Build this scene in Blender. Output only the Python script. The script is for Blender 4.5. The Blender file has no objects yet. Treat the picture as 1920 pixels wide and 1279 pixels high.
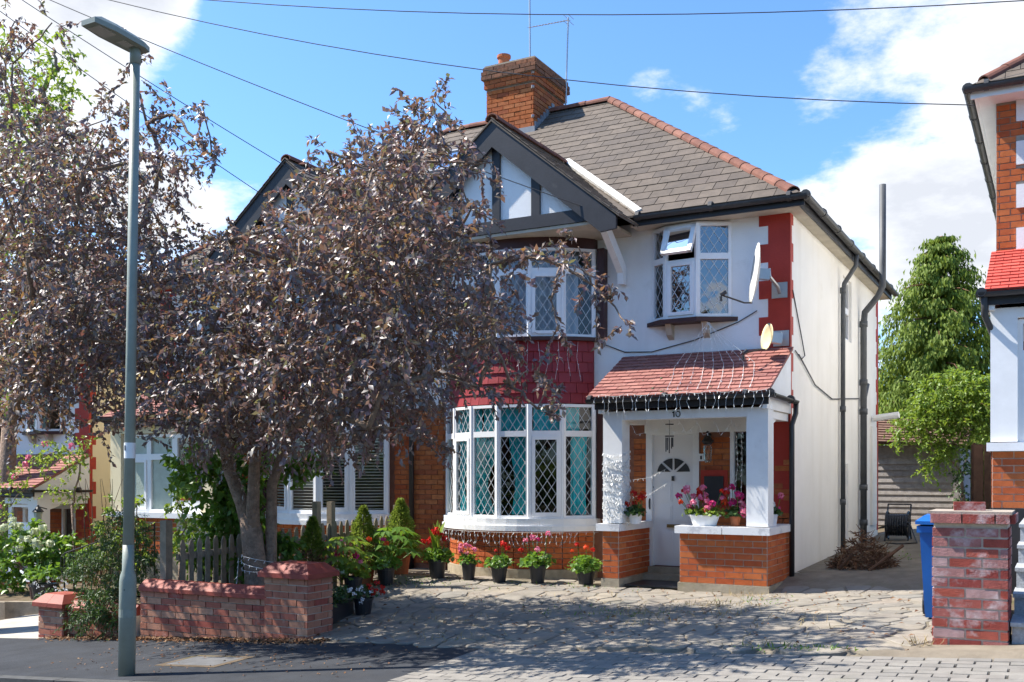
import bpy, math, random
import numpy as np
from mathutils import Vector, Matrix

SC = bpy.context.scene
COL = SC.collection
R = random.Random(11)
RNG = np.random.default_rng(3)

# ------------------------------------------------------------------ camera
cd = bpy.data.cameras.new('camera')
cam = bpy.data.objects.new('camera', cd)
COL.objects.link(cam)
cam.location = (0, 0, 1.42)
cam.rotation_euler = (math.radians(90), 0, math.radians(28.6))
cd.sensor_width = 36
cd.lens = 35.31
cd.shift_y = 0.1305
cd.clip_end = 1000
SC.camera = cam

# ------------------------------------------------------------------ sun, sky, exposure
SUN_DIR = Vector((0.61, 0.165, -0.79)).normalized()
sl = bpy.data.lights.new('sun', 'SUN')
sl.energy = 2.85
sl.angle = math.radians(0.53)
sl.color = (1.0, 0.94, 0.85)
so = bpy.data.objects.new('sun', sl)
COL.objects.link(so)
so.rotation_euler = SUN_DIR.to_track_quat('-Z', 'Y').to_euler()
so.location = (-20, -5, 30)

W = bpy.data.worlds.new('World')
SC.world = W
W.use_nodes = True
wn, wl = W.node_tree.nodes, W.node_tree.links
wn.clear()


def wnode(t, **k):
    n = wn.new(t)
    for a, b in k.items():
        setattr(n, a, b)
    return n


def wmath(op, a, b=None, clamp=False):
    n = wnode('ShaderNodeMath', operation=op, use_clamp=clamp)
    for i, v in enumerate((a, b)):
        if v is None:
            continue
        if isinstance(v, (int, float)):
            n.inputs[i].default_value = v
        else:
            wl.new(v, n.inputs[i])
    return n.outputs[0]


sky = wnode('ShaderNodeTexSky', sky_type='NISHITA', sun_disc=False)
sky.sun_elevation = math.asin(-SUN_DIR.z)
sky.sun_rotation = math.atan2(-SUN_DIR.x, -SUN_DIR.y)
sky.air_density = 1.0
sky.dust_density = 0.6
sky.ozone_density = 3.0
tc = wnode('ShaderNodeTexCoord')
sep = wnode('ShaderNodeSeparateXYZ')
wl.new(tc.outputs['Generated'], sep.inputs[0])
zz = wmath('MAXIMUM', wmath('ADD', sep.outputs[2], 0.22), 0.05)
cmb = wnode('ShaderNodeCombineXYZ')
wl.new(wmath('DIVIDE', sep.outputs[0], zz), cmb.inputs[0])
wl.new(wmath('DIVIDE', sep.outputs[1], zz), cmb.inputs[1])
cmb.inputs[2].default_value = 3.7
n1 = wnode('ShaderNodeTexNoise')
n1.inputs['Scale'].default_value = 3.0
n1.inputs['Detail'].default_value = 9
n1.inputs['Roughness'].default_value = 0.62
wl.new(cmb.outputs[0], n1.inputs['Vector'])
n0 = wnode('ShaderNodeTexNoise')
n0.inputs['Scale'].default_value = 0.8
n0.inputs['Detail'].default_value = 3
wl.new(cmb.outputs[0], n0.inputs['Vector'])


def direction(px, py):
    a, b = (px - 960) / 1883, (890 - py) / 1883
    c, s = math.cos(math.radians(28.6)), math.sin(math.radians(28.6))
    return Vector((a * c - s, a * s + c, b)).normalized()


def cloud_bank(d, r0, r1, w):
    """weight w inside the angle r0, fading to nothing at r1"""
    vm = wnode('ShaderNodeVectorMath', operation='DOT_PRODUCT')
    wl.new(tc.outputs['Generated'], vm.inputs[0])
    vm.inputs[1].default_value = d
    mr = wnode('ShaderNodeMapRange', interpolation_type='SMOOTHSTEP')
    wl.new(vm.outputs['Value'], mr.inputs[0])
    mr.inputs[1].default_value = math.cos(math.radians(r1))
    mr.inputs[2].default_value = math.cos(math.radians(r0))
    mr.inputs[3].default_value = 0
    mr.inputs[4].default_value = w
    return mr.outputs[0]


dens = wmath('ADD', wmath('ADD', wmath('MULTIPLY', n1.outputs[0], 1.5), -.25), wmath('MULTIPLY', n0.outputs[0], 0.55))
for px, py, r0, r1, w in ((1905, 60, 2, 12.5, .36), (1860, 330, 1, 8, .24), (1640, 470, 1, 6.5, .26), (1850, 560, 1, 7, .2), (250, 40, 1, 5.5, .34),
                          (60, 120, 2, 9, .22), (420, 450, 1, 7, .26), (150, 420, 1, 8, .2), (1270, 215, .5, 4.5, .30),
                          (1000, 120, 6, 17, -.34), (620, 260, 3, 11, -.2), (1640, 250, .2, 3.2, -.14)):
    dens = wmath('ADD', dens, cloud_bank(direction(px, py), r0, r1, w))
cf = wnode('ShaderNodeMapRange', interpolation_type='SMOOTHSTEP')
wl.new(dens, cf.inputs[0])
cf.inputs[1].default_value = 0.90
cf.inputs[2].default_value = 1.17
cshade = wnode('ShaderNodeMapRange')
wl.new(dens, cshade.inputs[0])
cshade.inputs[1].default_value = 0.95
cshade.inputs[2].default_value = 1.45
ccol = wnode('ShaderNodeMix', data_type='RGBA')
wl.new(cshade.outputs[0], ccol.inputs[0])
ccol.inputs[6].default_value = (2.5, 2.52, 2.55, 1)
ccol.inputs[7].default_value = (1.55, 1.6, 1.72, 1)
mixc = wnode('ShaderNodeMix', data_type='RGBA')
wl.new(wmath('MULTIPLY', cf.outputs[0], 0.96), mixc.inputs[0])
skyt = wnode('ShaderNodeMix', data_type='RGBA', blend_type='MULTIPLY')
skyt.inputs[0].default_value = 1.0
wl.new(sky.outputs[0], skyt.inputs[6])
skyt.inputs[7].default_value = (.305, .42, .53, 1)
wl.new(skyt.outputs[2], mixc.inputs[6])
wl.new(ccol.outputs[2], mixc.inputs[7])
bg = wnode('ShaderNodeBackground')
bg.inputs[1].default_value = 0.15
wl.new(mixc.outputs[2], bg.inputs[0])
wo = wnode('ShaderNodeOutputWorld')
wl.new(bg.outputs[0], wo.inputs[0])

SC.view_settings.view_transform = 'Standard'
SC.view_settings.look = 'None'
SC.view_settings.exposure = 1.86
SC.view_settings.gamma = 1
SC.view_settings.use_curve_mapping = False
SC.cycles.max_bounces = 8
SC.cycles.transparent_max_bounces = 16
SC.cycles.use_denoising = True

# ------------------------------------------------------------------ mesh helpers
TR = [1, 0.0, 0.0]      # x -> TR[0]*x + TR[1], z -> z + TR[2]: builds the mirrored or shifted neighbour of a house


def tmap(p):
    return Vector((TR[0] * p[0] + TR[1], p[1], p[2] + TR[2]))


def org(o):
    v = Vector((0, 0, 0))
    while o:
        v += o.location
        o = o.parent
    return v


def link(o, parent=None):
    COL.objects.link(o)
    if parent:
        o.parent = parent
    return o


def tag(o, label=None, cat=None, group=None, kind=None):
    for k, v in (('label', label), ('category', cat), ('group', group), ('kind', kind)):
        if v:
            o[k] = v
    return o


def thing(name, label, cat, loc=(0, 0, 0), group=None):
    o = bpy.data.objects.new(name, None)
    o.empty_display_size = .2
    o.location = loc
    link(o)
    return tag(o, label, cat, group)


class MB:
    def __init__(s):
        s.v, s.f, s.mi, s.at = [], [], [], []

    def add(s, vs, fs, m=0):
        b = len(s.v)
        s.at.append((b, len(s.f)))
        s.v += [tuple(p) for p in vs]
        s.f += [tuple(i + b for i in f) for f in fs]
        s.mi += [m] * len(fs)
        return s

    def box(s, x0, x1, y0, y1, z0, z1, m=0):
        vs = [(x, y, z) for z in (z0, z1) for y in (y0, y1) for x in (x0, x1)]
        return s.add(vs, [(0, 2, 3, 1), (4, 5, 7, 6), (0, 1, 5, 4), (2, 6, 7, 3), (0, 4, 6, 2), (1, 3, 7, 5)], m)

    def obox(s, c, size, u, n=None, m=0):
        """box centred on c: size along u (horizontal), along the outward normal and along z"""
        u = Vector((u[0], u[1], u[2] if len(u) > 2 else 0)).normalized()
        n = Vector(n).normalized() if n is not None else Vector((u.y, -u.x, 0))
        w = u.cross(n)
        w = w.normalized() if w.length > 1e-6 else Vector((0, 0, 1))
        if w.z < 0:
            w = -w
        c = Vector(c)
        vs = [c + u * (sx * size[0] / 2) + n * (sy * size[1] / 2) + w * (sz * size[2] / 2) for sz in (-1, 1) for sy in (-1, 1) for sx in (-1, 1)]
        return s.add(vs, [(0, 2, 3, 1), (4, 5, 7, 6), (0, 1, 5, 4), (2, 6, 7, 3), (0, 4, 6, 2), (1, 3, 7, 5)], m)

    def beam(s, p, q, w, h, up=(0, 0, 1), m=0):
        p, q = Vector(p), Vector(q)
        d = (q - p).normalized()
        x = d.cross(Vector(up))
        if x.length < 1e-5:
            x = d.cross(Vector((0, 1, 0)))
        x.normalize()
        y = x.cross(d)
        vs = [e + x * (a * w / 2) + y * (b * h / 2) for e in (p, q) for a, b in ((-1, -1), (1, -1), (1, 1), (-1, 1))]
        return s.add(vs, [(0, 1, 2, 3), (7, 6, 5, 4), (0, 4, 5, 1), (1, 5, 6, 2), (2, 6, 7, 3), (3, 7, 4, 0)], m)

    def tube(s, pts, r, n=6, m=0):
        pts = [Vector(p) for p in pts]
        k = len(pts)
        rs = r if isinstance(r, (list, tuple)) else [r] * k
        vs, prev = [], None
        for i, p in enumerate(pts):
            d = (pts[min(i + 1, k - 1)] - pts[max(i - 1, 0)])
            d = d.normalized() if d.length > 1e-9 else Vector((0, 0, 1))
            if prev is None:
                a = d.cross(Vector((0, 0, 1)))
                if a.length < 1e-3:
                    a = d.cross(Vector((1, 0, 0)))
            else:
                a = prev - d * prev.dot(d)
            a.normalize()
            prev = a
            b = d.cross(a)
            for j in range(n):
                t = 2 * math.pi * j / n
                vs.append(p + a * (rs[i] * math.cos(t)) + b * (rs[i] * math.sin(t)))
        fs = [(i * n + j, i * n + (j + 1) % n, (i + 1) * n + (j + 1) % n, (i + 1) * n + j) for i in range(k - 1) for j in range(n)]
        fs += [tuple(range(n))[::-1], tuple((k - 1) * n + j for j in range(n))]
        return s.add(vs, fs, m)

    def prism(s, poly, vec, m=0):
        k = len(poly)
        v = Vector(vec)
        vs = [Vector(p) for p in poly] + [Vector(p) + v for p in poly]
        fs = [tuple(range(k))[::-1], tuple(range(k, 2 * k))] + [(i, (i + 1) % k, k + (i + 1) % k, k + i) for i in range(k)]
        return s.add(vs, fs, m)

    def lathe(s, prof, c, n=14, m=0, sx=1, sy=1):
        vs = [(c[0] + r * sx * math.cos(2 * math.pi * j / n), c[1] + r * sy * math.sin(2 * math.pi * j / n), c[2] + z) for r, z in prof for j in range(n)]
        k = len(prof)
        fs = [(i * n + j, i * n + (j + 1) % n, (i + 1) * n + (j + 1) % n, (i + 1) * n + j) for i in range(k - 1) for j in range(n)]
        fs += [tuple(range(n))[::-1], tuple((k - 1) * n + j for j in range(n))]
        return s.add(vs, fs, m)

    def ball(s, c, r, n=6, k=4, m=0):
        prof = [(max(1e-4, math.sin(math.pi * i / k)) * r, -math.cos(math.pi * i / k) * r) for i in range(k + 1)]
        return s.lathe(prof, c, n, m)

    def build(s, name, mats, parent=None, smooth=False, kind=None, label=None):
        o0 = org(parent) if parent else Vector((0, 0, 0))
        me = bpy.data.meshes.new(name)
        vs = [tmap(p) - o0 for p in s.v]
        fs = [f[::-1] for f in s.f] if TR[0] < 0 else s.f
        me.from_pydata(vs, [], fs)
        for mt in (mats if isinstance(mats, (list, tuple)) else [mats]):
            me.materials.append(mt)
        me.polygons.foreach_set('material_index', s.mi)
        if smooth:
            me.polygons.foreach_set('use_smooth', [True] * len(fs))
        o = bpy.data.objects.new(name, me)
        link(o, parent)
        if kind:
            o['kind'] = kind
        if label:
            o['label'] = label
        return o


def build_each(mb, name, mats, parent=None, smooth=False):
    """one object per piece that was added to the builder"""
    out = []
    ends = mb.at[1:] + [(len(mb.v), len(mb.f))]
    for (v0, f0), (v1, f1) in zip(mb.at, ends):
        q = MB()
        q.v, q.f, q.mi = mb.v[v0:v1], [tuple(i - v0 for i in f) for f in mb.f[f0:f1]], mb.mi[f0:f1]
        out.append(q.build(name, mats, parent, smooth))
    return out


def unit_box(bev=.0):
    m = MB()
    m.box(-.5, .5, -.5, .5, -.5, .5)
    return m


_mesh_cache = {}


def shared_mesh(key, mb_fn, mt):
    k = (key, mt.name)
    if k not in _mesh_cache:
        m = mb_fn()
        me = bpy.data.meshes.new(key)
        me.from_pydata(m.v, [], m.f)
        me.materials.append(mt)
        _mesh_cache[k] = me
    return _mesh_cache[k]


def inst(name, me, loc, u, scale, parent, mapped=True):
    """an object that shares mesh me, x axis along the horizontal direction u"""
    o = bpy.data.objects.new(name, me)
    p = tmap(loc) if mapped else Vector(loc)
    o.location = p - (org(parent) if parent else Vector((0, 0, 0)))
    o.rotation_euler = (0, 0, math.atan2(u[1], (TR[0] if mapped else 1) * u[0]))
    o.scale = scale
    return link(o, parent)


# ------------------------------------------------------------------ materials
def mat(name, cols, rough=.8, scale=5., var=.22, bump=.2, bscale=60., spec=.35, metal=0., dirt=None, bdist=.01, streak=None):
    m = bpy.data.materials.new(name)
    m.use_nodes = True
    N, L = m.node_tree.nodes, m.node_tree.links
    b = N['Principled BSDF']
    b.inputs['Roughness'].default_value = rough
    b.inputs['Metallic'].default_value = metal
    b.inputs['Specular IOR Level'].default_value = spec
    if isinstance(cols[0], (int, float)):
        cols = [cols]
    geo = N.new('ShaderNodeNewGeometry')
    pos = geo.outputs['Position']
    if len(cols) > 1:
        oi = N.new('ShaderNodeObjectInfo')
        ad = N.new('ShaderNodeMath'); ad.operation = 'ADD'
        L.new(oi.outputs['Random'], ad.inputs[0])
        L.new(geo.outputs['Random Per Island'], ad.inputs[1])
        fr = N.new('ShaderNodeMath'); fr.operation = 'FRACT'
        L.new(ad.outputs[0], fr.inputs[0])
        cr = N.new('ShaderNodeValToRGB')
        e = cr.color_ramp.elements
        while len(e) < len(cols):
            e.new(.5)
        for i, c in enumerate(cols):
            e[i].position = i / (len(cols) - 1)
            e[i].color = (*c, 1)
        L.new(fr.outputs[0], cr.inputs[0])
        base = cr.outputs[0]
    else:
        rg = N.new('ShaderNodeRGB')
        rg.outputs[0].default_value = (*cols[0], 1)
        base = rg.outputs[0]
    nz = N.new('ShaderNodeTexNoise')
    nz.inputs['Scale'].default_value = scale
    nz.inputs['Detail'].default_value = 8
    nz.inputs['Roughness'].default_value = .65
    L.new(pos, nz.inputs['Vector'])
    mr = N.new('ShaderNodeMapRange')
    mr.inputs[1].default_value = .3
    mr.inputs[2].default_value = .7
    mr.inputs[3].default_value = 1 - var
    mr.inputs[4].default_value = 1 + var
    L.new(nz.outputs[0], mr.inputs[0])
    mx = N.new('ShaderNodeMix'); mx.data_type = 'RGBA'; mx.blend_type = 'MULTIPLY'
    mx.inputs[0].default_value = 1
    L.new(base, mx.inputs[6])
    L.new(mr.outputs[0], mx.inputs[7])
    out = mx.outputs[2]
    for dc, lo, hi, sc, amt in (dirt or []):
        dn = N.new('ShaderNodeTexNoise')
        dn.inputs['Scale'].default_value = sc
        dn.inputs['Detail'].default_value = 7
        dn.inputs['Roughness'].default_value = .7
        L.new(pos, dn.inputs['Vector'])
        dm = N.new('ShaderNodeMapRange')
        dm.inputs[1].default_value = lo
        dm.inputs[2].default_value = hi
        dm.inputs[4].default_value = amt
        L.new(dn.outputs[0], dm.inputs[0])
        d2 = N.new('ShaderNodeMix'); d2.data_type = 'RGBA'
        L.new(dm.outputs[0], d2.inputs[0])
        L.new(out, d2.inputs[6])
        d2.inputs[7].default_value = (*dc, 1)
        out = d2.outputs[2]
    if streak:          # rain streaks: noise drawn out down the wall
        mp = N.new('ShaderNodeMapping')
        mp.inputs['Scale'].default_value = (2.6, 2.6, .3)
        L.new(pos, mp.inputs[0])
        sn = N.new('ShaderNodeTexNoise')
        sn.inputs['Scale'].default_value = 1.0
        sn.inputs['Detail'].default_value = 6
        L.new(mp.outputs[0], sn.inputs['Vector'])
        sm = N.new('ShaderNodeMapRange')
        sm.inputs[1].default_value = .5
        sm.inputs[2].default_value = .78
        sm.inputs[4].default_value = streak[1]
        L.new(sn.outputs[0], sm.inputs[0])
        s2 = N.new('ShaderNodeMix'); s2.data_type = 'RGBA'
        L.new(sm.outputs[0], s2.inputs[0])
        L.new(out, s2.inputs[6])
        s2.inputs[7].default_value = (*streak[0], 1)
        out = s2.outputs[2]
    L.new(out, b.inputs['Base Color'])
    if bump:
        bn = N.new('ShaderNodeTexNoise')
        bn.inputs['Scale'].default_value = bscale
        bn.inputs['Detail'].default_value = 5
        L.new(pos, bn.inputs['Vector'])
        bp = N.new('ShaderNodeBump')
        bp.inputs['Strength'].default_value = bump
        bp.inputs['Distance'].default_value = bdist
        L.new(bn.outputs[0], bp.inputs['Height'])
        L.new(bp.outputs[0], b.inputs['Normal'])
    return m


def leafmat(name, cols, rough=.4, trans=.3, tcol=None, spec=.5, coat=0.):
    m = bpy.data.materials.new(name)
    m.use_nodes = True
    N, L = m.node_tree.nodes, m.node_tree.links
    b = N['Principled BSDF']
    out = N['Material Output']
    geo = N.new('ShaderNodeNewGeometry')
    oi = N.new('ShaderNodeObjectInfo')
    ad = N.new('ShaderNodeMath'); ad.operation = 'ADD'
    L.new(oi.outputs['Random'], ad.inputs[0])
    L.new(geo.outputs['Random Per Island'], ad.inputs[1])
    fr = N.new('ShaderNodeMath'); fr.operation = 'FRACT'
    L.new(ad.outputs[0], fr.inputs[0])
    cr = N.new('ShaderNodeValToRGB')
    e = cr.color_ramp.elements
    while len(e) < len(cols):
        e.new(.5)
    for i, c in enumerate(cols):
        e[i].position = i / (len(cols) - 1)
        e[i].color = (*c, 1)
    L.new(fr.outputs[0], cr.inputs[0])
    L.new(cr.outputs[0], b.inputs['Base Color'])
    b.inputs['Roughness'].default_value = rough
    b.inputs['Specular IOR Level'].default_value = spec
    b.inputs['Coat Weight'].default_value = coat
    b.inputs['Coat Roughness'].default_value = .45
    t = N.new('ShaderNodeBsdfTranslucent')
    if tcol and not isinstance(tcol[0], float):      # light shining through has its own range of colours
        c2 = N.new('ShaderNodeValToRGB')
        e = c2.color_ramp.elements
        while len(e) < len(tcol):
            e.new(.5)
        for i, c in enumerate(tcol):
            e[i].position = i / (len(tcol) - 1)
            e[i].color = (*c, 1)
        L.new(fr.outputs[0], c2.inputs[0])
        L.new(c2.outputs[0], t.inputs[0])
    elif tcol:
        t.inputs[0].default_value = (*tcol, 1)
    else:
        L.new(cr.outputs[0], t.inputs[0])
    mx = N.new('ShaderNodeMixShader')
    mx.inputs[0].default_value = trans
    L.new(b.outputs[0], mx.inputs[1])
    L.new(t.outputs[0], mx.inputs[2])
    L.new(mx.outputs[0], out.inputs[0])
    return m


def glassmat(name, tint=(.94, .96, .96), boost=.75, rough=0.0):
    m = bpy.data.materials.new(name)
    m.use_nodes = True
    N, L = m.node_tree.nodes, m.node_tree.links
    N.remove(N['Principled BSDF'])
    tr = N.new('ShaderNodeBsdfTransparent')
    tr.inputs[0].default_value = (*tint, 1)
    gl = N.new('ShaderNodeBsdfGlossy')
    gl.inputs['Roughness'].default_value = rough
    gl.inputs[0].default_value = (.95, .97, 1, 1)
    fr = N.new('ShaderNodeFresnel')
    fr.inputs[0].default_value = 1.52
    mm = N.new('ShaderNodeMath'); mm.operation = 'MULTIPLY_ADD'; mm.use_clamp = True
    mm.inputs[1].default_value = boost
    mm.inputs[2].default_value = .015
    L.new(fr.outputs[0], mm.inputs[0])
    geo = N.new('ShaderNodeNewGeometry')
    nz = N.new('ShaderNodeTexNoise')
    nz.inputs['Scale'].default_value = 2.5
    L.new(geo.outputs['Position'], nz.inputs['Vector'])
    bp = N.new('ShaderNodeBump')
    bp.inputs['Strength'].default_value = .06
    bp.inputs['Distance'].default_value = .05
    L.new(nz.outputs[0], bp.inputs['Height'])
    L.new(bp.outputs[0], gl.inputs['Normal'])
    mx = N.new('ShaderNodeMixShader')
    L.new(mm.outputs[0], mx.inputs[0])
    L.new(tr.outputs[0], mx.inputs[1])
    L.new(gl.outputs[0], mx.inputs[2])
    L.new(mx.outputs[0], N['Material Output'].inputs[0])
    return m


K = {}
K['render'] = mat('white_render', (.82, .82, .80), .9, 1.2, .05, .25, 90, .2, dirt=[((.5, .48, .42), .58, .8, 2.6, .35)], streak=((.45, .43, .37), .22))
K['side_render'] = mat('cream_white_render', (.86, .835, .78), .9, 1.2, .05, .25, 90, .2, dirt=[((.55, .5, .4), .58, .8, 1.3, .35)], streak=((.52, .46, .35), .2))
K['cream_render'] = mat('cream_yellow_render', (.78, .68, .46), .9, 1.2, .05, .2, 90, .2)
K['white_paint'] = mat('white_paint', (.80, .80, .79), .45, 4, .06, .08, 60, .4, dirt=[((.45, .42, .36), .62, .8, 5, .4)])
K['upvc'] = mat('white_upvc', (.82, .82, .82), .3, 3, .03, 0, 60, .5)
K['marble'] = mat('white_marble_slab', (.78, .78, .78), .35, 5, .05, .03, 60, .5, dirt=[((.42, .43, .46), .55, .62, 4, .6)])
K['door_paint'] = mat('white_door_paint', (.74, .73, .73), .4, 3, .03, 0, 60, .5)
K['black_paint'] = mat('black_paint', (.022, .022, .026), .5, 4, .3, .1, 40, .4, dirt=[((.16, .15, .14), .6, .8, 5, .35)])
K['black_plastic'] = mat('black_plastic', (.025, .025, .028), .4, 4, .2, .05, 40, .5)
K['gutter'] = mat('dark_gutter_plastic', (.05, .05, .05), .5, 4, .25, .05, 40, .4, dirt=[((.22, .2, .17), .55, .8, 6, .35)])
K['grey_pipe'] = mat('grey_painted_pipe', (.075, .08, .085), .55, 4, .25, .05, 40, .4)
K['brown_paint'] = mat('dark_brown_paint', (.055, .018, .014), .5, 4, .2, .05, 40, .4)
K['soffit'] = mat('soffit_board', (.50, .45, .36), .8, 4, .15, .1, 40, .2)
K['brick_orange'] = mat('orange_brick', [(.45, .115, .035), (.50, .15, .05), (.39, .085, .03), (.47, .125, .04)], .85, 14, .18, .35, 130, .2, dirt=[((.20, .09, .06), .6, .8, 9, .5)])
K['brick_red'] = mat('painted_red_brick', [(.40, .05, .035), (.44, .065, .04), (.37, .04, .03)], .75, 14, .12, .25, 130, .3)
K['brick_chimney'] = mat('weathered_orange_brick', [(.42, .13, .04), (.38, .10, .035), (.45, .16, .06), (.30, .08, .035)], .9, 14, .22, .4, 130, .2, dirt=[((.10, .07, .055), .58, .8, 5, .5)])
K['brick_garden'] = mat('old_red_brick', [(.36, .115, .075), (.42, .19, .12), (.30, .075, .055), (.46, .25, .16), (.38, .14, .085)], .9, 16, .2, .4, 130, .2, dirt=[((.62, .55, .48), .58, .78, 7, .45), ((.08, .06, .05), .62, .8, 4, .4)])
K['brick_pier'] = mat('dark_red_brick', [(.30, .060, .042), (.24, .048, .04), (.36, .085, .055), (.27, .085, .08), (.44, .33, .32), (.31, .065, .045), (.38, .22, .21), (.26, .055, .045)], .85, 14, .25, .5, 110, .25, dirt=[((.62, .58, .58), .52, .70, 4.5, .75), ((.06, .035, .03), .6, .8, 8, .5)])
K['brick_sooty'] = mat('sooty_brick', [(.26, .11, .06), (.17, .09, .06), (.30, .13, .07), (.12, .075, .055)], .95, 14, .3, .5, 110, .15, dirt=[((.075, .06, .045), .5, .7, 5, .7), ((.34, .30, .20), .62, .78, 6, .5)])
K['mortar'] = mat('grey_mortar', (.34, .29, .24), .95, 10, .2, .4, 120, .1)
K['mortar_light'] = mat('pale_mortar', (.60, .52, .43), .95, 10, .15, .4, 120, .1)
K['mortar_red'] = mat('tinted_mortar', (.26, .12, .08), .95, 10, .2, .4, 120, .1)
K['concrete'] = mat('mossy_concrete', (.36, .31, .23), .95, 5, .25, .4, 50, .1, dirt=[((.20, .19, .08), .55, .75, 4, .5)])
K['red_paint'] = mat('red_masonry_paint', (.40, .042, .026), .65, 3, .12, .25, 60, .3)
K['apron'] = mat('red_painted_tile', [(.26, .022, .026), (.29, .026, .03), (.24, .02, .024)], .55, 4, .1, .1, 60, .4)
K['coping'] = mat('red_coping_tile', [(.31, .070, .042), (.28, .055, .036), (.26, .050, .036)], .6, 6, .2, .2, 50, .35, dirt=[((.10, .06, .05), .6, .8, 5, .4)])
K['slate'] = mat('weathered_slate', [(.100, .079, .061), (.118, .093, .071), (.088, .070, .056), (.132, .104, .079), (.106, .083, .066)], .75, 7, .2, .25, 50, .3, dirt=[((.055, .05, .045), .55, .75, 1.1, .55)])
K['ridge'] = mat('terracotta_ridge_tile', [(.20, .09, .062), (.17, .075, .055), (.235, .11, .078)], .85, 7, .22, .3, 60, .2, dirt=[((.10, .08, .06), .58, .8, 6, .5)])
K['shed_tile'] = mat('brown_shed_tile', [(.17, .10, .07), (.20, .12, .085), (.14, .085, .06)], .9, 7, .2, .3, 60, .15)
K['porch_tile'] = mat('pink_clay_tile', [(.30, .125, .10), (.26, .105, .088), (.34, .155, .125), (.28, .11, .095)], .8, 9, .16, .25, 70, .25, dirt=[((.17, .15, .03), .66, .74, 7, .7)])
K['red_tile'] = mat('bright_red_tile', [(.52, .085, .06), (.48, .07, .05), (.55, .10, .07)], .7, 6, .1, .2, 70, .3)
K['lead'] = mat('lead_flashing', (.24, .25, .27), .6, 6, .2, .1, 40, .4)
K['cement'] = mat('pale_cement_flashing', (.68, .67, .63), .9, 8, .15, .3, 60, .15)
K['lead_strip'] = mat('lead_strip', (.55, .56, .57), .45, 6, .1, 0, 40, .5)
K['glass'] = glassmat('window_glass')
K['glass_up'] = glassmat('bright_window_glass', (.5, .55, .58), 5.0)
K['frosted'] = mat('frosted_glass', (.36, .42, .36), .25, 2, .25, .3, 30, .5)
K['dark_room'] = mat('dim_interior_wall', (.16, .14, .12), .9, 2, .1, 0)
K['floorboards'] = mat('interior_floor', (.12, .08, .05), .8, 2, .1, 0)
K['curtain'] = mat('turquoise_curtain', (.05, .62, .68), .85, 6, .15, .1, 60, .2)
K['net'] = mat('pale_net_curtain', (.45, .50, .58), .9, 6, .1, .1, 60, .2)
K['blind'] = mat('pale_blind_slat', (.80, .79, .74), .6, 6, .08, 0)
K['metal'] = mat('galvanised_metal', (.42, .43, .44), .4, 8, .1, .1, 60, .5, .7)
K['iron'] = mat('black_iron', (.03, .03, .03), .5, 8, .2, .1, 60, .4)
K['lamp_grey'] = mat('grey_green_paint', (.25, .28, .235), .5, 5, .12, .08, 50, .4, dirt=[((.12, .13, .10), .6, .8, 4, .4)])
K['lens'] = mat('lamp_lens', (.42, .42, .38), .25, 5, .1, 0)
K['wood_grey'] = mat('weathered_wood', [(.27, .225, .165), (.23, .19, .14), (.31, .26, .20)], .9, 9, .25, .4, 60, .15, dirt=[((.14, .14, .07), .58, .8, 6, .4)])
K['board'] = mat('silvered_board', [(.36, .33, .31), (.31, .285, .27), (.42, .39, .37)], .9, 9, .25, .4, 60, .15)
K['fence_brown'] = mat('dark_stained_board', [(.10, .055, .035), (.13, .07, .045), (.08, .045, .03)], .85, 9, .25, .3, 60, .2)
K['asphalt'] = mat('asphalt', (.043, .046, .052), .92, 3, .2, .5, 160, .15, dirt=[((.055, .054, .054), .52, .7, 1.6, .6), ((.018, .02, .024), .55, .7, .7, .6)])
K['road_asphalt'] = mat('road_asphalt', (.07, .07, .072), .92, 3, .2, .5, 160, .15)
K['manhole'] = mat('concrete_cover', (.13, .13, .13), .9, 6, .2, .3, 80, .15)
K['kerb'] = mat('granite_kerb', [(.09, .09, .09), (.075, .075, .073)], .9, 12, .2, .4, 90, .2)
K['paver'] = mat('grey_block_paver', [(.225, .208, .185), (.245, .228, .20), (.205, .192, .172), (.235, .215, .19)], .92, 7, .15, .4, 130, .15, dirt=[((.17, .165, .09), .60, .75, 1.4, .45)])
K['joint'] = mat('sandy_joint', (.16, .145, .12), .98, 12, .3, .4, 90, .05)
K['stone'] = mat('crazy_paving_stone', [(.255, .225, .185), (.225, .208, .18), (.28, .245, .195), (.20, .19, .17), (.26, .222, .18)], .92, 4, .22, .45, 70, .15, dirt=[((.15, .14, .075), .55, .75, 2.1, .5), ((.10, .09, .075), .58, .78, 5, .5)])
K['soil'] = mat('dry_soil', (.13, .10, .07), .98, 6, .4, .6, 60, .05, dirt=[((.09, .10, .035), .5, .7, 2, .6)])
K['earth'] = mat('driveway_concrete', (.20, .17, .13), .95, 3, .3, .4, 70, .1, dirt=[((.12, .12, .06), .52, .75, 2, .6), ((.10, .075, .05), .55, .8, 5, .5)])
K['pale_drive'] = mat('pale_concrete_drive', (.40, .37, .32), .95, 3, .2, .3, 70, .1)
K['far_ground'] = mat('far_ground', (.10, .11, .05), .95, .3, .3, 0)
K['bark'] = mat('tree_bark', (.27, .195, .145), .95, 14, .4, .9, 45, .1, bdist=.03)
K['twig'] = mat('brown_twig', [(.14, .075, .045), (.19, .11, .065), (.10, .055, .035)], .95, 10, .3, .2, 60, .1)
K['steel_step'] = mat('grey_granite', (.36, .37, .38), .7, 60, .3, .1, 120, .3)
K['bin'] = mat('blue_plastic', (.008, .10, .36), .42, 3, .12, .06, 60, .45)
K['terracotta'] = mat('terracotta_pot', (.42, .14, .065), .85, 7, .15, .2, 60, .2)
K['white_pot'] = mat('white_plastic_pot', (.78, .78, .78), .4, 5, .04, 0)
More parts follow.
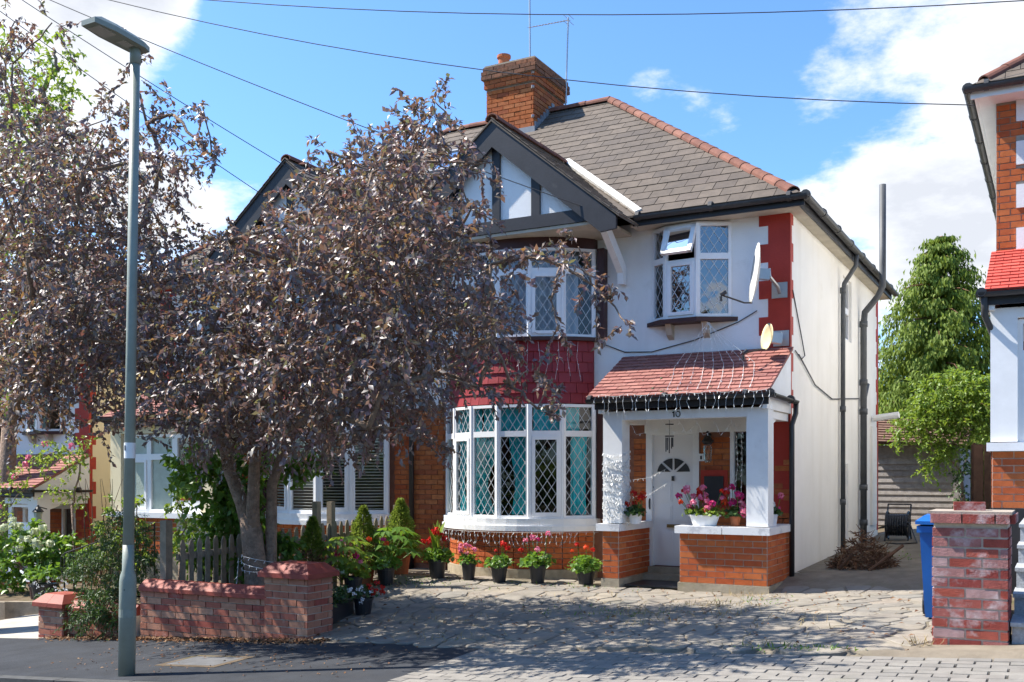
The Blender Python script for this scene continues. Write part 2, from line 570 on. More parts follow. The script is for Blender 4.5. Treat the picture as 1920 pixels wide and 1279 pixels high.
K['purple_leaf'] = leafmat('purple_plum_leaf', [(0.16, 0.113, 0.13), (0.124, 0.108, 0.113), (0.201, 0.132, 0.145), (0.101, 0.117, 0.087), (0.178, 0.125, 0.139), (0.142, 0.137, 0.093), (0.189, 0.12, 0.13), (0.237, 0.094, 0.091), (0.142, 0.113, 0.124), (0.189, 0.137, 0.152), (0.113, 0.12, 0.093), (0.284, 0.144, 0.065), (0.154, 0.102, 0.119), (0.201, 0.12, 0.13)], .48, .27,
                           [(0.283, 0.15, 0.129), (0.232, 0.276, 0.086), (0.344, 0.126, 0.097), (0.223, 0.161, 0.151), (0.465, 0.242, 0.054), (0.253, 0.173, 0.151), (0.314, 0.311, 0.086), (0.364, 0.15, 0.108), (0.243, 0.173, 0.162), (0.435, 0.219, 0.075)], .85, .15)
K['green_leaf'] = leafmat('bright_green_leaf', [(.10, .20, .03), (.13, .25, .04), (.075, .165, .025)], .42, .38, (.20, .34, .03))
K['lime_leaf'] = leafmat('yellow_green_leaf', [(.18, .28, .035), (.14, .24, .035), (.23, .32, .06)], .45, .42, (.3, .4, .04))
K['dark_leaf'] = leafmat('dark_green_leaf', [(.05, .10, .025), (.065, .13, .03), (.04, .08, .025)], .5, .25, (.08, .15, .02))
K['conifer'] = leafmat('conifer_spray', [(.13, .19, .026), (.19, .26, .038), (.095, .15, .022), (.24, .31, .055)], .6, .35, (.28, .36, .05), .25)
K['dry'] = leafmat('dry_leaf', [(.20, .095, .045), (.28, .16, .08), (.14, .06, .035), (.33, .22, .13)], .8, .1, None, .2)
K['straw'] = leafmat('dry_grass', [(.42, .33, .17), (.36, .27, .13), (.48, .40, .24)], .85, .15, None, .2)
for nm, c in dict(flower_red=[(.62, .02, .015), (.50, .012, .012), (.70, .05, .02)], flower_pink=[(.80, .24, .36), (.76, .15, .27), (.84, .42, .50)],
                  flower_orange=[(.78, .10, .02), (.70, .06, .015), (.80, .15, .03)], flower_white=[(.78, .78, .80), (.7, .72, .75), (.8, .8, .8)],
                  flower_magenta=[(.62, .03, .20), (.55, .02, .14), (.70, .06, .26)], flower_cream=[(.62, .66, .42), (.70, .72, .52), (.55, .62, .32)]).items():
    K[nm] = leafmat(nm, c, .6, .25, None, .25)
K['bulb'] = mat('clear_bulb', (.72, .72, .70), .2, 5, .1, 0)
K['cable'] = mat('white_cable', (.62, .62, .60), .5, 5, .1, 0)
K['dark_cable'] = mat('dark_cable', (.05, .05, .055), .6, 5, .1, 0)
K['dish'] = mat('pale_grey_dish', (.60, .60, .56), .5, 5, .08, 0)
K['dish_rust'] = mat('cream_dish', (.66, .56, .33), .6, 5, .15, .05)

# ------------------------------------------------------------------ the ground, rising to the right along the street
ZH = ([-40, -18, -16.3, -14.6, -12, -9, -4, -3, -1, 0, 6, 25], [-2.6, -1.38, -1.26, -.8, -.25, -.03, -.03, .0, .1, .25, .6, 1.9])


def gz(x, y):
    xc = min(max(x, -40), 25)
    zb = .12 + .068 * (xc + .6)
    zh = float(np.interp(xc, *ZH))
    if y < 8.3:
        return zb - .025 * (8.3 - max(y, 6.2))
    z = zb + (zh - zb) * min(1, (y - 8.3) / 3.6)
    if y > 12:
        w = min(1, max(0, (xc + 3.6) / .5))
        z += w * .15 * (min(y, 13) - 12) + .02 * max(0, min(y, 40) - 13)
    return z


def sheet(name, xs, ys, zf, mt, kind='structure', keep=None):
    m = MB()
    nx = len(xs)
    m.v = [(x, y, zf(x, y)) for y in ys for x in xs]
    for j in range(len(ys) - 1):
        for i in range(nx - 1):
            if keep is None or keep((xs[i] + xs[i + 1]) / 2, (ys[j] + ys[j + 1]) / 2):
                m.f.append((j * nx + i, j * nx + i + 1, (j + 1) * nx + i + 1, (j + 1) * nx + i))
                m.mi.append(0)
    return m.build(name, mt, None, True, kind)


def rng_(a, b, st):
    n = max(1, int(round((b - a) / st)))
    return [a + (b - a) * i / n for i in range(n + 1)]


sheet('ground', [-400, -120] + rng_(-40, 25, 1) + [80, 400], [-300, -60] + rng_(-12, 40, 1) + [90, 420],
      lambda x, y: gz(x, y) - (.30 if y < 8.5 else .03), K['soil'])
road = sheet('road', [-120] + rng_(-40, 25, 2) + [120], [-1.2, 1, 3, 5, 5.97], lambda x, y: gz(x, 6.2) - .11 - .02 * (y < 2), K['road_asphalt'])
pavement = sheet('pavement', [-120] + rng_(-40, -4.62, .4), rng_(6.10, 8.3, .35), lambda x, y: gz(x, y), K['asphalt'])
sheet('pavement', rng_(.62, 25, 1) + [120], rng_(6.10, 8.3, .35), lambda x, y: gz(x, y), K['asphalt'])
crossing = sheet('crossing', rng_(-4.62, .62, .4), rng_(6.10, 8.0, .3), lambda x, y: gz(x, y) - .03, K['joint'])
km = shared_mesh('kerb_stone', unit_box, K['kerb'])
for i in range(22):
    x = -12 + i * .9
    o = inst('kerb_stone', km, (x, 6.03, gz(x, 6.2) - .075), (1, 0), (.89, .13, .15), pavement)
    o.rotation_euler = (0, -.068, 0)

# block pavers of the crossing, laid with their long side towards the house
pm = MB()
pm.box(-.5, .5, -.5, .5, -.5, .35)
pm.v[4:8] = pm.v[4:8]
top = [(x * .975, y * .97, .5) for (x, y) in ((-.5, -.5), (.5, -.5), (-.5, .5), (.5, .5))]
pm.add(pm.v[4:8] + top, [(0, 1, 5, 4), (1, 3, 7, 5), (3, 2, 6, 7), (2, 0, 4, 6), (4, 5, 7, 6)])
pme = bpy.data.meshes.new('paver')
pme.from_pydata(pm.v, [], pm.f)
pme.materials.append(K['paver'])
blocks = []
for j in range(16):
    y = 6.17 + j * .116
    for i in range(0, 25):
        x = -4.515 + i * .222 + (0, .111)[j % 2] + R.uniform(-.004, .004)
        if j % 2 and i == 0:
            blocks.append((1, 99, x - .163, y))
        if x < .64 and y < 7.88:
            d = x * -.479 + y * .878
            seen = 1.42 - gz(x, y) < d * .2115
            blocks.append((0 if seen else 1, d, x, y))
blocks.sort()
pst = MB()
for n, (u, d, x, y) in enumerate(blocks):
    z = gz(x, y) - .03 + R.uniform(-.003, .003)
    if d > 90:
        pst.box(x - .052, x + .052, y - .055, y + .055, z - .03, z + .03)
    elif n < 300:
        o = inst('paver', pme, (x, y, z), (1, 0), (.213, .113, .06), crossing)
        o.rotation_euler = (.02 + R.uniform(-.012, .012), -.068 + R.uniform(-.008, .008), R.uniform(-.012, .012))
    else:
        pst.box(x - .105, x + .105, y - .055, y + .055, z - .03, z + .03)
if pst.v:
    pst.build('paver_rows', K['paver'], crossing, kind='stuff')

# driveway: earthy bed, broken stones laid on it
driveway = sheet('driveway', rng_(-8.75, -.72, .35) + [-.4, 0, .4, .75], [7.75, 7.93, 8.08] + rng_(8.3, 13.2, .3), lambda x, y: gz(x, y) + (.002 if y > 8.05 else -.045), K['earth'],
                 keep=lambda x, y: (x < -.72 or y < 8.7) and (x > -6.9 or y > 8.3 + (-6.9 - x) * .9) and not (x < -6.95 and y < 8.6))
sheet('left_drive', rng_(-13.6, -10.98, .3), [7.9, 8.1] + rng_(8.3, 9.9, .3), lambda x, y: gz(x, y) + (.006 if y > 8 else -.02), K['pale_drive'])
sheet('side_drive', rng_(-3.0, -.66, .35), rng_(13.2, 25, .6), lambda x, y: gz(x, y) + .003, K['earth'])


def clip(poly, a, b, c):
    """keep the part of a 2D polygon where a*x + b*y <= c"""
    out = []
    for i in range(len(poly)):
        p, q = poly[i], poly[(i + 1) % len(poly)]
        fp, fq = a * p[0] + b * p[1] - c, a * q[0] + b * q[1] - c
        if fp <= 0:
            out.append(p)
        if (fp < 0 < fq) or (fq < 0 < fp):
            t = fp / (fp - fq)
            out.append((p[0] + (q[0] - p[0]) * t, p[1] + (q[1] - p[1]) * t))
    return out


def inside(p, poly):
    r = False
    for i in range(len(poly)):
        (x0, y0), (x1, y1) = poly[i], poly[i - 1]
        if (y0 > p[1]) != (y1 > p[1]) and p[0] < (x1 - x0) * (p[1] - y0) / (y1 - y0) + x0:
            r = not r
    return r


region = [(-8.5, 11.2), (-7.7, 9.9), (-7.2, 9.2), (-6.85, 8.15), (-6.5, 7.98), (-4.5, 7.9), (-2.6, 7.88), (-1.0, 8.05), (-.75, 8.6), (-.75, 11.6), (-1.6, 12.3),
          (-2.9, 12.2), (-3.0, 11.75), (-5.3, 12.0), (-5.7, 12.5), (-6.2, 12.15), (-7.6, 12.15), (-8.1, 12.6), (-8.6, 12.4)]
seeds = []
tries = 0
while tries < 26000:
    tries += 1
    p = (R.uniform(-9.2, -.3), R.uniform(7.4, 13))
    rad = .21 + .17 * (0.5 + .5 * math.sin(p[0] * 2.1 + 1.3 * p[1]))
    if all((p[0] - q[0]) ** 2 + (p[1] - q[1]) ** 2 > (rad * .5 + q[2] * .5) ** 2 for q in seeds):
        seeds.append((*p, rad))
cells = []
for p in seeds:
    if not inside(p, region):
        continue
    near = sorted(seeds, key=lambda q: (q[0] - p[0]) ** 2 + (q[1] - p[1]) ** 2)[1:18]
    poly = [(p[0] - 1, p[1] - 1), (p[0] + 1, p[1] - 1), (p[0] + 1, p[1] + 1), (p[0] - 1, p[1] + 1)]
    gap = R.uniform(.006, .016)
    for q in near:
        dx, dy = q[0] - p[0], q[1] - p[1]
        dl = math.hypot(dx, dy)
        mx_, my_ = (p[0] + q[0]) / 2, (p[1] + q[1]) / 2
        poly = clip(poly, dx / dl, dy / dl, (mx_ * dx + my_ * dy) / dl - gap)
        if len(poly) < 3:
            break
    if len(poly) >= 3:
        cells.append((p[0] * -.479 + p[1] * .878, p, poly))
cells.sort(key=lambda c: c[0])
cst = MB()
print('stones', len(cells))
for n, (d, p, poly) in enumerate(cells):
    hh = R.uniform(.009, .017)
    tx, ty = R.uniform(-.009, .009), R.uniform(-.009, .009)
    z0 = gz(p[0], p[1])
    m = MB() if n < 300 else cst
    # corners knocked off, so the stones look broken rather than cut
    pl = []
    for i in range(len(poly)):
        a, b, c = poly[i - 1], poly[i], poly[(i + 1) % len(poly)]
        t1, t2 = R.uniform(.08, .2), R.uniform(.08, .2)
        pl += [(b[0] + (a[0] - b[0]) * t1, b[1] + (a[1] - b[1]) * t1), (b[0] + (c[0] - b[0]) * t2, b[1] + (c[1] - b[1]) * t2)]
    k = len(pl)
    bot = [(x, y, gz(x, y) - .03) for x, y in pl]
    mid = [(x, y, gz(x, y) + hh - .008 + (x - p[0]) * tx + (y - p[1]) * ty) for x, y in pl]
    tp = [(p[0] + (x - p[0]) * .955, p[1] + (y - p[1]) * .955, gz(x, y) + hh + (x - p[0]) * tx + (y - p[1]) * ty) for x, y in pl]
    m.add(bot + mid + tp, [(i, (i + 1) % k, k + (i + 1) % k, k + i) for i in range(k)] +
          [(k + i, k + (i + 1) % k, 2 * k + (i + 1) % k, 2 * k + i) for i in range(k)] + [tuple(range(2 * k, 3 * k))])
    if n < 300:
        m.build('paving_stone', K['stone'], driveway)
if cst.v:
    cst.build('paving_stones', K['stone'], driveway, kind='stuff')

t = thing('manhole_cover', 'grey concrete cover slab set in the shaded asphalt footpath', 'manhole cover', (-7.15, 7.0, gz(-7.15, 7.0)))
m = MB()
for x, y, w, d_, mt, h in ((-7.15, 7.0, .62, .40, 'K', .004),):
    pts = [(x - w / 2, y - d_ / 2), (x + w / 2, y - d_ / 2), (x + w / 2, y + d_ / 2), (x - w / 2, y + d_ / 2)]
    m.prism([(a, b, gz(a, b) - .05) for a, b in pts], (0, 0, .05 + h))
m.build('cover', K['manhole'], t)
m = MB()
for a, b, c, d_ in ((-7.53, -6.76, 7.205, 7.27), (-7.53, -6.76, 6.73, 6.795), (-7.53, -7.465, 6.795, 7.205), (-6.835, -6.76, 6.795, 7.205)):
    pts = [(a, c), (b, c), (b, d_), (a, d_)]
    m.prism([(x, y, gz(x, y) - .04) for x, y in pts], (0, 0, .044))
m.build('surround', K['soil'], t)

# ------------------------------------------------------------------ builders for house pieces
def brickfield(host, count, stuff, o, u, w, z0, z1, mt, holes=(), course=.076, ln=.228, row0=0, depth=.03, limit=300, jt=.011, off=0.):
    """running bond of single bricks on a vertical face: o = left end of its base, u = horizontal direction (left to right seen from outside)"""
    u = Vector((u[0], u[1], 0)).normalized()
    n = Vector((u.y, -u.x, 0))
    me = shared_mesh('brick', unit_box, mt)
    r = 0
    z = z0
    while z + course * .6 < z1:
        h = min(course, z1 - z) - jt
        e = -(ln / 2 if (r + row0) % 2 else 0) - off
        while e < w:
            a, b = max(e, 0), min(e + ln, w)
            e += ln
            if b - a < .03:
                continue
            segs = [(a, b)]
            for ha, hb, hz0, hz1 in holes:
                if z + h > hz0 and z < hz1:
                    ns = []
                    for s0, s1 in segs:
                        if s1 <= ha or s0 >= hb:
                            ns.append((s0, s1))
                        else:
                            if ha - s0 > .03:
                                ns.append((s0, ha))
                            if s1 - hb > .03:
                                ns.append((hb, s1))
                    segs = ns
            for s0, s1 in segs:
                out = R.uniform(-.003, .003)
                c = Vector((o[0], o[1], z + h / 2 + jt / 2)) + u * ((s0 + s1) / 2) + n * (depth / 2 - .02 + out)
                dims = (s1 - s0 - jt, depth, h)
                if count[0] < limit:
                    count[0] += 1
                    inst('brick', me, c, u, dims, host)
                else:
                    stuff.obox(c, dims, u, n)
        z += course
        r += 1


def wall_cells(m, x0, x1, z0, z1, holes, y0, y1, mi=0):
    xs = sorted({x0, x1, *[v for h in holes for v in h[:2] if x0 < v < x1]})
    zs = sorted({z0, z1, *[v for h in holes for v in h[2:] if z0 < v < z1]})
    for i in range(len(xs) - 1):
        for j in range(len(zs) - 1):
            cx, cz = (xs[i] + xs[i + 1]) / 2, (zs[j] + zs[j + 1]) / 2
            if not any(h[0] < cx < h[1] and h[2] < cz < h[3] for h in holes):
                m.box(xs[i], xs[i + 1], y0, y1, zs[j], zs[j + 1], mi)


class Win:
    """a window: frame bars from any number of flat lights, glass and lead lattice as its own pieces"""
    def __init__(s):
        s.fr, s.panes, s.lat = MB(), [], []

    def bar(s, p, q, w, d, n):
        p, q = Vector(p), Vector(q)
        if abs((q - p).normalized().z) > .9:
            c = (p + q) / 2
            u = Vector((-n.y, n.x, 0))
            s.fr.obox(c, (w, d, (q - p).length), u, n)
        else:
            s.fr.obox((p + q) / 2, ((q - p).length, d, w), (q - p), n)

    def light(s, a, b, z0, z1, fw=.035, lattice=None, casement=False, glass='glass'):
        """one glazed light between plan points a and b"""
        A, B = Vector((a[0], a[1], 0)), Vector((b[0], b[1], 0))
        u = (B - A).normalized()
        n = Vector((u.y, -u.x, 0))
        L = (B - A).length
        ins, pr = (fw + .03, .018) if casement else (fw, 0)
        for k, (w, d, o) in enumerate(((fw, .055, 0.),) + (((.045, .05, .02),) if casement else ())):
            e = fw * .98 * k
            for zc in (z0 + e + w / 2, z1 - e - w / 2):
                s.bar(A + u * e + n * o + Vector((0, 0, zc)), B - u * e + n * o + Vector((0, 0, zc)), w, d, n)
            for t in (e + w / 2, L - e - w / 2):
                s.bar(A + u * t + n * o + Vector((0, 0, z0 + e + w)), A + u * t + n * o + Vector((0, 0, z1 - e - w)), w, d, n)
        x0, x1, y0, y1 = ins - .004, L - ins + .004, z0 + ins - .004, z1 - ins + .004
        P = [A + u * x + n * (pr - .005) + Vector((0, 0, z)) for x, z in ((x0, y0), (x1, y0), (x1, y1), (x0, y1))]
        m = MB()
        m.add(P, [(0, 1, 2, 3)])
        s.panes.append((m, glass))
        if lattice:
            dx, dz = lattice
            m = MB()
            w_, h_ = x1 - x0, y1 - y0
            sl = dz / dx
            for sg in (1, -1):
                k0 = int(-(h_ / dz) - 2)
                for k in range(k0, int(w_ / dx) + 3 + int(h_ / dz)):
                    pts = []
                    xx = k * dx
                    for x in (0, w_):
                        y = (x - xx) * sl * sg + (0 if sg > 0 else 0)
                        pts.append((x, y))
                    (xa, ya), (xb, yb) = pts
                    # clip the line to the light in y
                    if ya > yb:
                        xa, ya, xb, yb = xb, yb, xa, ya
                    if yb <= 0 or ya >= h_:
                        continue
                    g_ = (xb - xa) / (yb - ya)
                    if ya < 0:
                        xa, ya = xa - ya * g_, 0
                    if yb > h_:
                        xb, yb = xb - (yb - h_) * g_, h_
                    if abs(yb - ya) < .02:
                        continue
                    p = A + u * (x0 + xa) + n * (pr + .002 + .0015 * sg) + Vector((0, 0, y0 + ya))
                    q = A + u * (x0 + xb) + n * (pr + .002 + .0015 * sg) + Vector((0, 0, y0 + yb))
                    m.beam(p, q, .0075, .003, n)
            s.lat.append(m)

    def build(s, parent, name='window', extra=None, label=None):
        if extra:
            s.fr.add(extra.v, extra.f)
        f = s.fr.build(name, K['upvc'], parent, label=label)
        for m, g in s.panes:
            m.build('pane', K[g], f)
        for m in s.lat:
            m.build('lead_lattice', K['lead_strip'], f)
        return f


def tiled(parent, name, o, u, sdir, ulen, slen, tw, gauge, thick, mt, count, limit=300, planes=(), cut=None, jit=.003, lap=1.06, stuffname=None):
    """overlapping tiles on a slope; planes = half planes (a, b, c, test) in slope coordinates keeping a*u + b*s <= c"""
    o, u, sdir = Vector(o), Vector(u).normalized(), Vector(sdir).normalized()
    n = u.cross(sdir).normalized()
    if n.z < 0:
        n = -n
    gl = gauge * lap
    pr = MB()
    pr.v = [(-.5 * tw + .004, 0, -.002), (.5 * tw - .004, 0, -.002), (.5 * tw - .004, gl, -.002), (-.5 * tw + .004, gl, -.002),
            (-.5 * tw + .004, 0, thick), (.5 * tw - .004, 0, thick), (.5 * tw - .004, gl, .003), (-.5 * tw + .004, gl, .003)]
    pr.f = [(4, 5, 6, 7), (0, 1, 5, 4), (1, 2, 6, 5), (3, 0, 4, 7)]
    key = '%s_%.3f_%.3f' % (name, tw, gauge)
    kk = (key, mt.name)
    if kk not in _mesh_cache:
        me = bpy.data.meshes.new(name)
        me.from_pydata(pr.v, [], pr.f)
        me.materials.append(mt)
        _mesh_cache[kk] = me
    me = _mesh_cache[kk]
    st = MB()
    rows = int(math.ceil(slen / gauge))
    for r in range(rows):
        s0 = r * gauge
        k0 = 0 if r % 2 == 0 else -tw / 2
        e = k0
        while e < ulen:
            a, b = max(e, 0), min(e + tw, ulen)
            full = b - a > tw - .001
            e += tw
            if b - a < .03:
                continue
            poly = [(a, s0), (b, s0), (b, min(s0 + gl, slen)), (a, min(s0 + gl, slen))]
            if poly[2][1] - s0 < gl - .001:
                full = False
            cu, cs = (a + b) / 2, s0 + gauge / 2
            if cut and cut(cu, cs):
                continue
            for pa, pb, pc, test in planes:
                if test and not test(cu, cs):
                    continue
                if any(pa * x + pb * y > pc for x, y in poly):
                    full = False
                    poly = clip(poly, pa, pb, pc)
            if len(poly) < 3:
                continue
            jz = R.uniform(0, jit)
            if full and count[0] < limit:
                count[0] += 1
                ob = bpy.data.objects.new(name, me)
                p = tmap(o + u * cu + sdir * s0 + n * jz)
                U = Vector((TR[0] * u.x, u.y, u.z))
                S = Vector((TR[0] * sdir.x, sdir.y, sdir.z))
                Nn = Vector((TR[0] * n.x, n.y, n.z))
                if U.cross(S).dot(Nn) < 0:
                    U = -U
                mt_ = Matrix((U, S, Nn)).transposed().to_4x4()
                if jit:
                    mt_ = mt_ @ Matrix.Rotation(R.uniform(-.008, .008), 4, 'Z')
                mt_.translation = p - org(parent)
                ob.matrix_local = mt_
                link(ob, parent)
            else:
                q = MB() if (not full and count[0] < limit and len(poly) > 2) else st
                k = len(poly)
                vs = [o + u * x + sdir * y + n * (jz - .002) for x, y in poly]
                vs += [o + u * (x + (-.004 if x > cu else .004)) + sdir * y + n * (jz + thick + (.003 - thick) * (y - s0) / gl) for x, y in poly]
                q.add(vs, [tuple(range(k, 2 * k))] + [(i, (i + 1) % k, k + (i + 1) % k, k + i) for i in range(k)])
                if q is not st:
                    count[0] += 1
                    q.build(name, mt, parent)
    if st.v:
        st.build(stuffname or name + '_rows', mt, parent, kind='stuff')


def ridge_run(parent, a, b, step, r, count=None):
    """half-round ridge tiles lapped from a (low) to b (high)"""
    a, b = Vector(a), Vector(b)
    d = (b - a)
    L = d.length
    d.normalize()
    side = d.cross(Vector((0, 0, 1))).normalized()
    up = side.cross(d)
    n = int(L / step)
    for i in range(n):
        p, q = a + d * (L * i / n), a + d * (L * (i + 1) / n + .03)
        m = MB()
        vs = []
        for e, rr in ((p, r * 1.12), (q, r)):
            for k in range(9):
                t = math.pi * (k / 8 * 1.1 - .05)
                vs.append(e + side * (rr * math.cos(t)) + up * (rr * math.sin(t) * .8))
            for k in range(9):
                t = math.pi * (k / 8 * 1.1 - .05)
                vs.append(e + side * ((rr - .018) * math.cos(t)) + up * ((rr - .018) * math.sin(t) * .8))
        fs = []
        for k in range(8):
            fs += [(k, k + 1, 18 + k + 1, 18 + k), (9 + k + 1, 9 + k, 27 + k, 27 + k + 1), (k + 1, k, 9 + k, 9 + k + 1), (18 + k, 18 + k + 1, 27 + k + 1, 27 + k)]
        m.add(vs, fs)
        m.build('ridge_tile', K['ridge'], parent)


def arc(i, n, r=1.5, c=(-6.93, 13.8), a0=-.93, a1=.93):
    t = a0 + (a1 - a0) * i / n
    return (c[0] + r * math.sin(t), c[1] - r * math.cos(t))


def arc_prism(m, r, z0, z1, n=18, mi=0):
    pts = [arc(i, n, r) for i in range(n + 1)]
    poly = [(x, min(y, 13.0), z0) for x, y in pts]
    poly = [(poly[0][0], 13.0, z0)] + poly + [(poly[-1][0], 13.0, z0)] if poly[0][1] < 12.999 else poly
    m.prism(poly, (0, 0, z1 - z0), mi)


def gutter(m, p, q, r=.055, drop=0.):
    p, q = Vector(p), Vector(q)
    d = (q - p).normalized()
    s = d.cross(Vector((0, 0, 1)))
    vs = []
    for e in (p, q):
        for rr in (r, r - .008):
            for k in range(9):
                t = math.pi + math.pi * k / 8
                vs.append(e + s * (rr * math.cos(t)) + Vector((0, 0, rr * math.sin(t))))
    fs = []
    for k in range(8):
        fs += [(k, k + 1, 18 + k + 1, 18 + k), (9 + k + 1, 9 + k, 27 + k, 27 + k + 1)]
    fs += [(0, 9, 27, 18), (17, 8, 26, 35)]
    for b in (0, 18):
        fs += [(b + k, b + k + 1, b + 9 + k + 1, b + 9 + k) for k in range(8)]
    m.add(vs, fs)
    L = (q - p).length
    for i in range(int(L / 1.0) + 1):
        c = p + d * min(L - .03, i * 1.0 + .05)
        m.tube([c - d * .025 + Vector((0, 0, 0)), c + d * .025], r + .008, 10)


def house(label, a=1, b=0., dz=0., party=-8.84, main=False, side='side_render', quoin='red_paint', render='render', bays=6,
          enclosed=False, quoin_z=.9, cat='house', brickside=False, upper=True, leftbrick='brick_orange', baybrick='brick_orange'):
    TR[:] = [a, b, dz]
    pw = K['cream_render'] if b == -17.4 else K['white_paint']
    root = thing('house', label, cat, tmap((-3.03, 13, 0)))
    cnt = {k: [0] for k in ('brick', 'slate', 'tile', 'hang')}
    stuff, sooty = MB(), MB()
    lim = 300 if main else 60
    blim = 300 if (main or brickside) else 60
    # --- shell with real openings
    lower = [(-8.07, -5.79, .82, 2.40), (-4.98, -4.24, .17, 2.04), (-3.80, -3.42, 1.02, 1.98)]
    up = [(-8.07, -5.79, 3.36, 4.58), (-4.86, -3.80, 3.47, 4.74)]
    m = MB()
    wall_cells(m, party, -3.03, -.5, 2.45, lower, 13, 13.25)
    fw = m.build('front_wall', K['mortar_red'], root)
    m = MB()
    wall_cells(m, party, -3.03, 2.45, 4.88, up, 12.996, 13.25)
    uw = m.build('upper_wall', K['mortar'] if brickside else K[render], root)
    m = MB()
    ys = [13.25, 16.56, 17.32, 20.05]
    for i in range(3):
        if i == 1:
            m.box(-3.28, -3.03, ys[1], ys[2], -.5, 3.60)
            m.box(-3.28, -3.03, ys[1], ys[2], 4.60, 4.88)
        else:
            m.box(-3.28, -3.03, ys[i], ys[i + 1], -.5, 4.88)
    m.box(-3.28, -3.028, 13, 13.25, -.5, 4.875)
    sw = m.build('side_wall', K[side], root)
    m = MB()
    m.box(party, -3.28, 19.8, 20.05, -.5, 4.88)
    m.box(party, party + .12, 13.25, 19.8, -.5, 4.88)
    m.build('rear_wall', K['mortar_red'], root)
    m = MB()
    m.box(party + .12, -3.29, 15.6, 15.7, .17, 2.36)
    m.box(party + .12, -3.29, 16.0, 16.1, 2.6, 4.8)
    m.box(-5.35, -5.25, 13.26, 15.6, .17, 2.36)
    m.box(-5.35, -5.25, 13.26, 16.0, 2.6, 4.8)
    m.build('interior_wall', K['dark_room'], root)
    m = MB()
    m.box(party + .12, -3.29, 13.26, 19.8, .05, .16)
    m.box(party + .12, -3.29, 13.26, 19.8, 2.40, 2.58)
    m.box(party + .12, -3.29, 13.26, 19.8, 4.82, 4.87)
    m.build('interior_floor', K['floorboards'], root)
    # side window, recessed
    w = Win()
    w.light((-3.10, 16.56), (-3.10, 17.32), 3.60, 4.10, .05)
    w.light((-3.10, 16.56), (-3.10, 17.32), 4.10, 4.60, .05)
    w.build(root)
    # --- quoins
    if quoin:
        m = MB()
        z = 4.875
        k = 0
        while z > quoin_z + .05:
            z2 = z - .236
            wide = k % 2 == 0
            zc = max(z2, quoin_z)
            m.box(-3.43 if wide else -3.31, -3.024, 12.99, 13.0 + (.15 if wide else .07), zc, z)
            z, k = z2, k + 1
        if brickside:
            z, k = 4.80, 0
            q = MB()
            while z > 2.9:
                q.box(-3.62, -3.24, 12.97, 13.0, z - .27, z)
                z -= .5
                k += 1
            build_each(q, 'quoin_block', K['render'], root)
        else:
            m.build('quoin', K[quoin], root)
            # and the rear corner of the side wall
            m = MB()
            z, k = 4.86, 0
            while z > .4:
                m.box(-3.10, -3.022, 20.05 - (.22 if k % 2 else .13), 20.06, z - .236, z)
                z, k = z - .236, k + 1
            m.build('quoin', K[quoin], root)
    # --- roof: base planes, slates, ridges
    sl = .81
    ex, ey, ez = -2.80, 12.60, 4.90
    ry = 16.5
    rz = ez + (ry - ey) * sl
    rx = -7.0
    m = MB()
    pl = party
    front = [(pl, ey, ez), (ex, ey, ez), (rx, ry, rz), (pl, ry, rz)]
    m.prism([(x, y, z - .03) for x, y, z in front], (0, 0, .026))
    m.prism([(ex, ey, ez - .03), (ex, 20.4, ez - .03), (rx, ry, rz - .03)], (0, 0, .026))
    m.prism([(ex, 20.4, ez - .03), (pl, 20.4, ez - .03), (pl, ry, rz - .03), (rx, ry, rz - .03)], (0, 0, .026))
    roof = m.build('roof', K['slate'], root)
    sd = Vector((0, 1, sl)).normalized()
    SL = (ry - ey) * math.sqrt(1 + sl * sl)
    hipA = (ex - pl, 0.0)
    hipB = (rx - pl, SL)
    # hip half plane in slope coordinates
    hu, hs = SL, (ex - rx)
    hc = hu * (ex - pl)
    gx, grz = -6.86, 6.31          # gable ridge
    gy = ey + (grz - ez) / sl      # where it dies into the main slope
    gs = (gy - ey) * math.sqrt(1 + sl * sl)
    vr = (-5.00 - pl, 0.0)         # foot of the right valley
    du = (gx - pl) - vr[0]
    # right valley: keep the far side of the line vr -> (gx, gs)
    va, vb = -gs, du               # normal pointing into the gable is (-gs, du) up to sign
    vc = va * vr[0]
    sgn = -1 if va * (ex - pl) + vb * 0 > vc else 1
    lx = 2 * gx + 5.00 - pl
    v2a, v2b = gs, -( (gx - pl) - lx ) * -1
    planes = [(hu, hs, hc, None)]
    planes.append((sgn * va, sgn * vb, sgn * vc, lambda cu, cs: cu > gx - pl and cs < gs + .3))
    # left valley, mirror image
    la, lb = gs, du
    lc = la * lx
    sg2 = -1 if la * (lx - 1) > lc else 1
    planes.append((sg2 * la, sg2 * lb, sg2 * lc, lambda cu, cs: cu <= gx - pl and cs < gs + .3))
    tiled(roof, 'slate', (pl, ey, ez), (1, 0, 0), sd, ex - pl, SL, .30, .232, .012, K['slate'], cnt['slate'], lim, planes)
    rp = root
    ridge_run(roof, (ex - .12, ey + .1, ez + .05), (rx, ry, rz + .0), .31, .088)
    ridge_run(roof, (rx, ry, rz - .01), (pl, ry, rz - .01), .42, .10)
    # --- gable over the bay
    gb = MB()
    gpanel = [(gx, 12.13, 6.05), (-5.30, 12.13, 4.80), (2 * gx + 5.30, 12.13, 4.80)]
    gb.prism(gpanel, (0, .06, 0))
    gable = gb.build('gable', K['render'], root)
    m = MB()
    for s in (1, -1):
        X = lambda x: gx + s * (x - gx)
        m.prism([(gx, 12.0, 6.32), (X(-5.02), 12.0, 4.76), (X(-5.02), 12.0, 4.60), (X(-5.24), 12.0, 4.575), (gx, 12.0, 5.93)], (0, .05, 0))
    build_each(m, 'bargeboard', K['black_paint'], gable)
    m = MB()
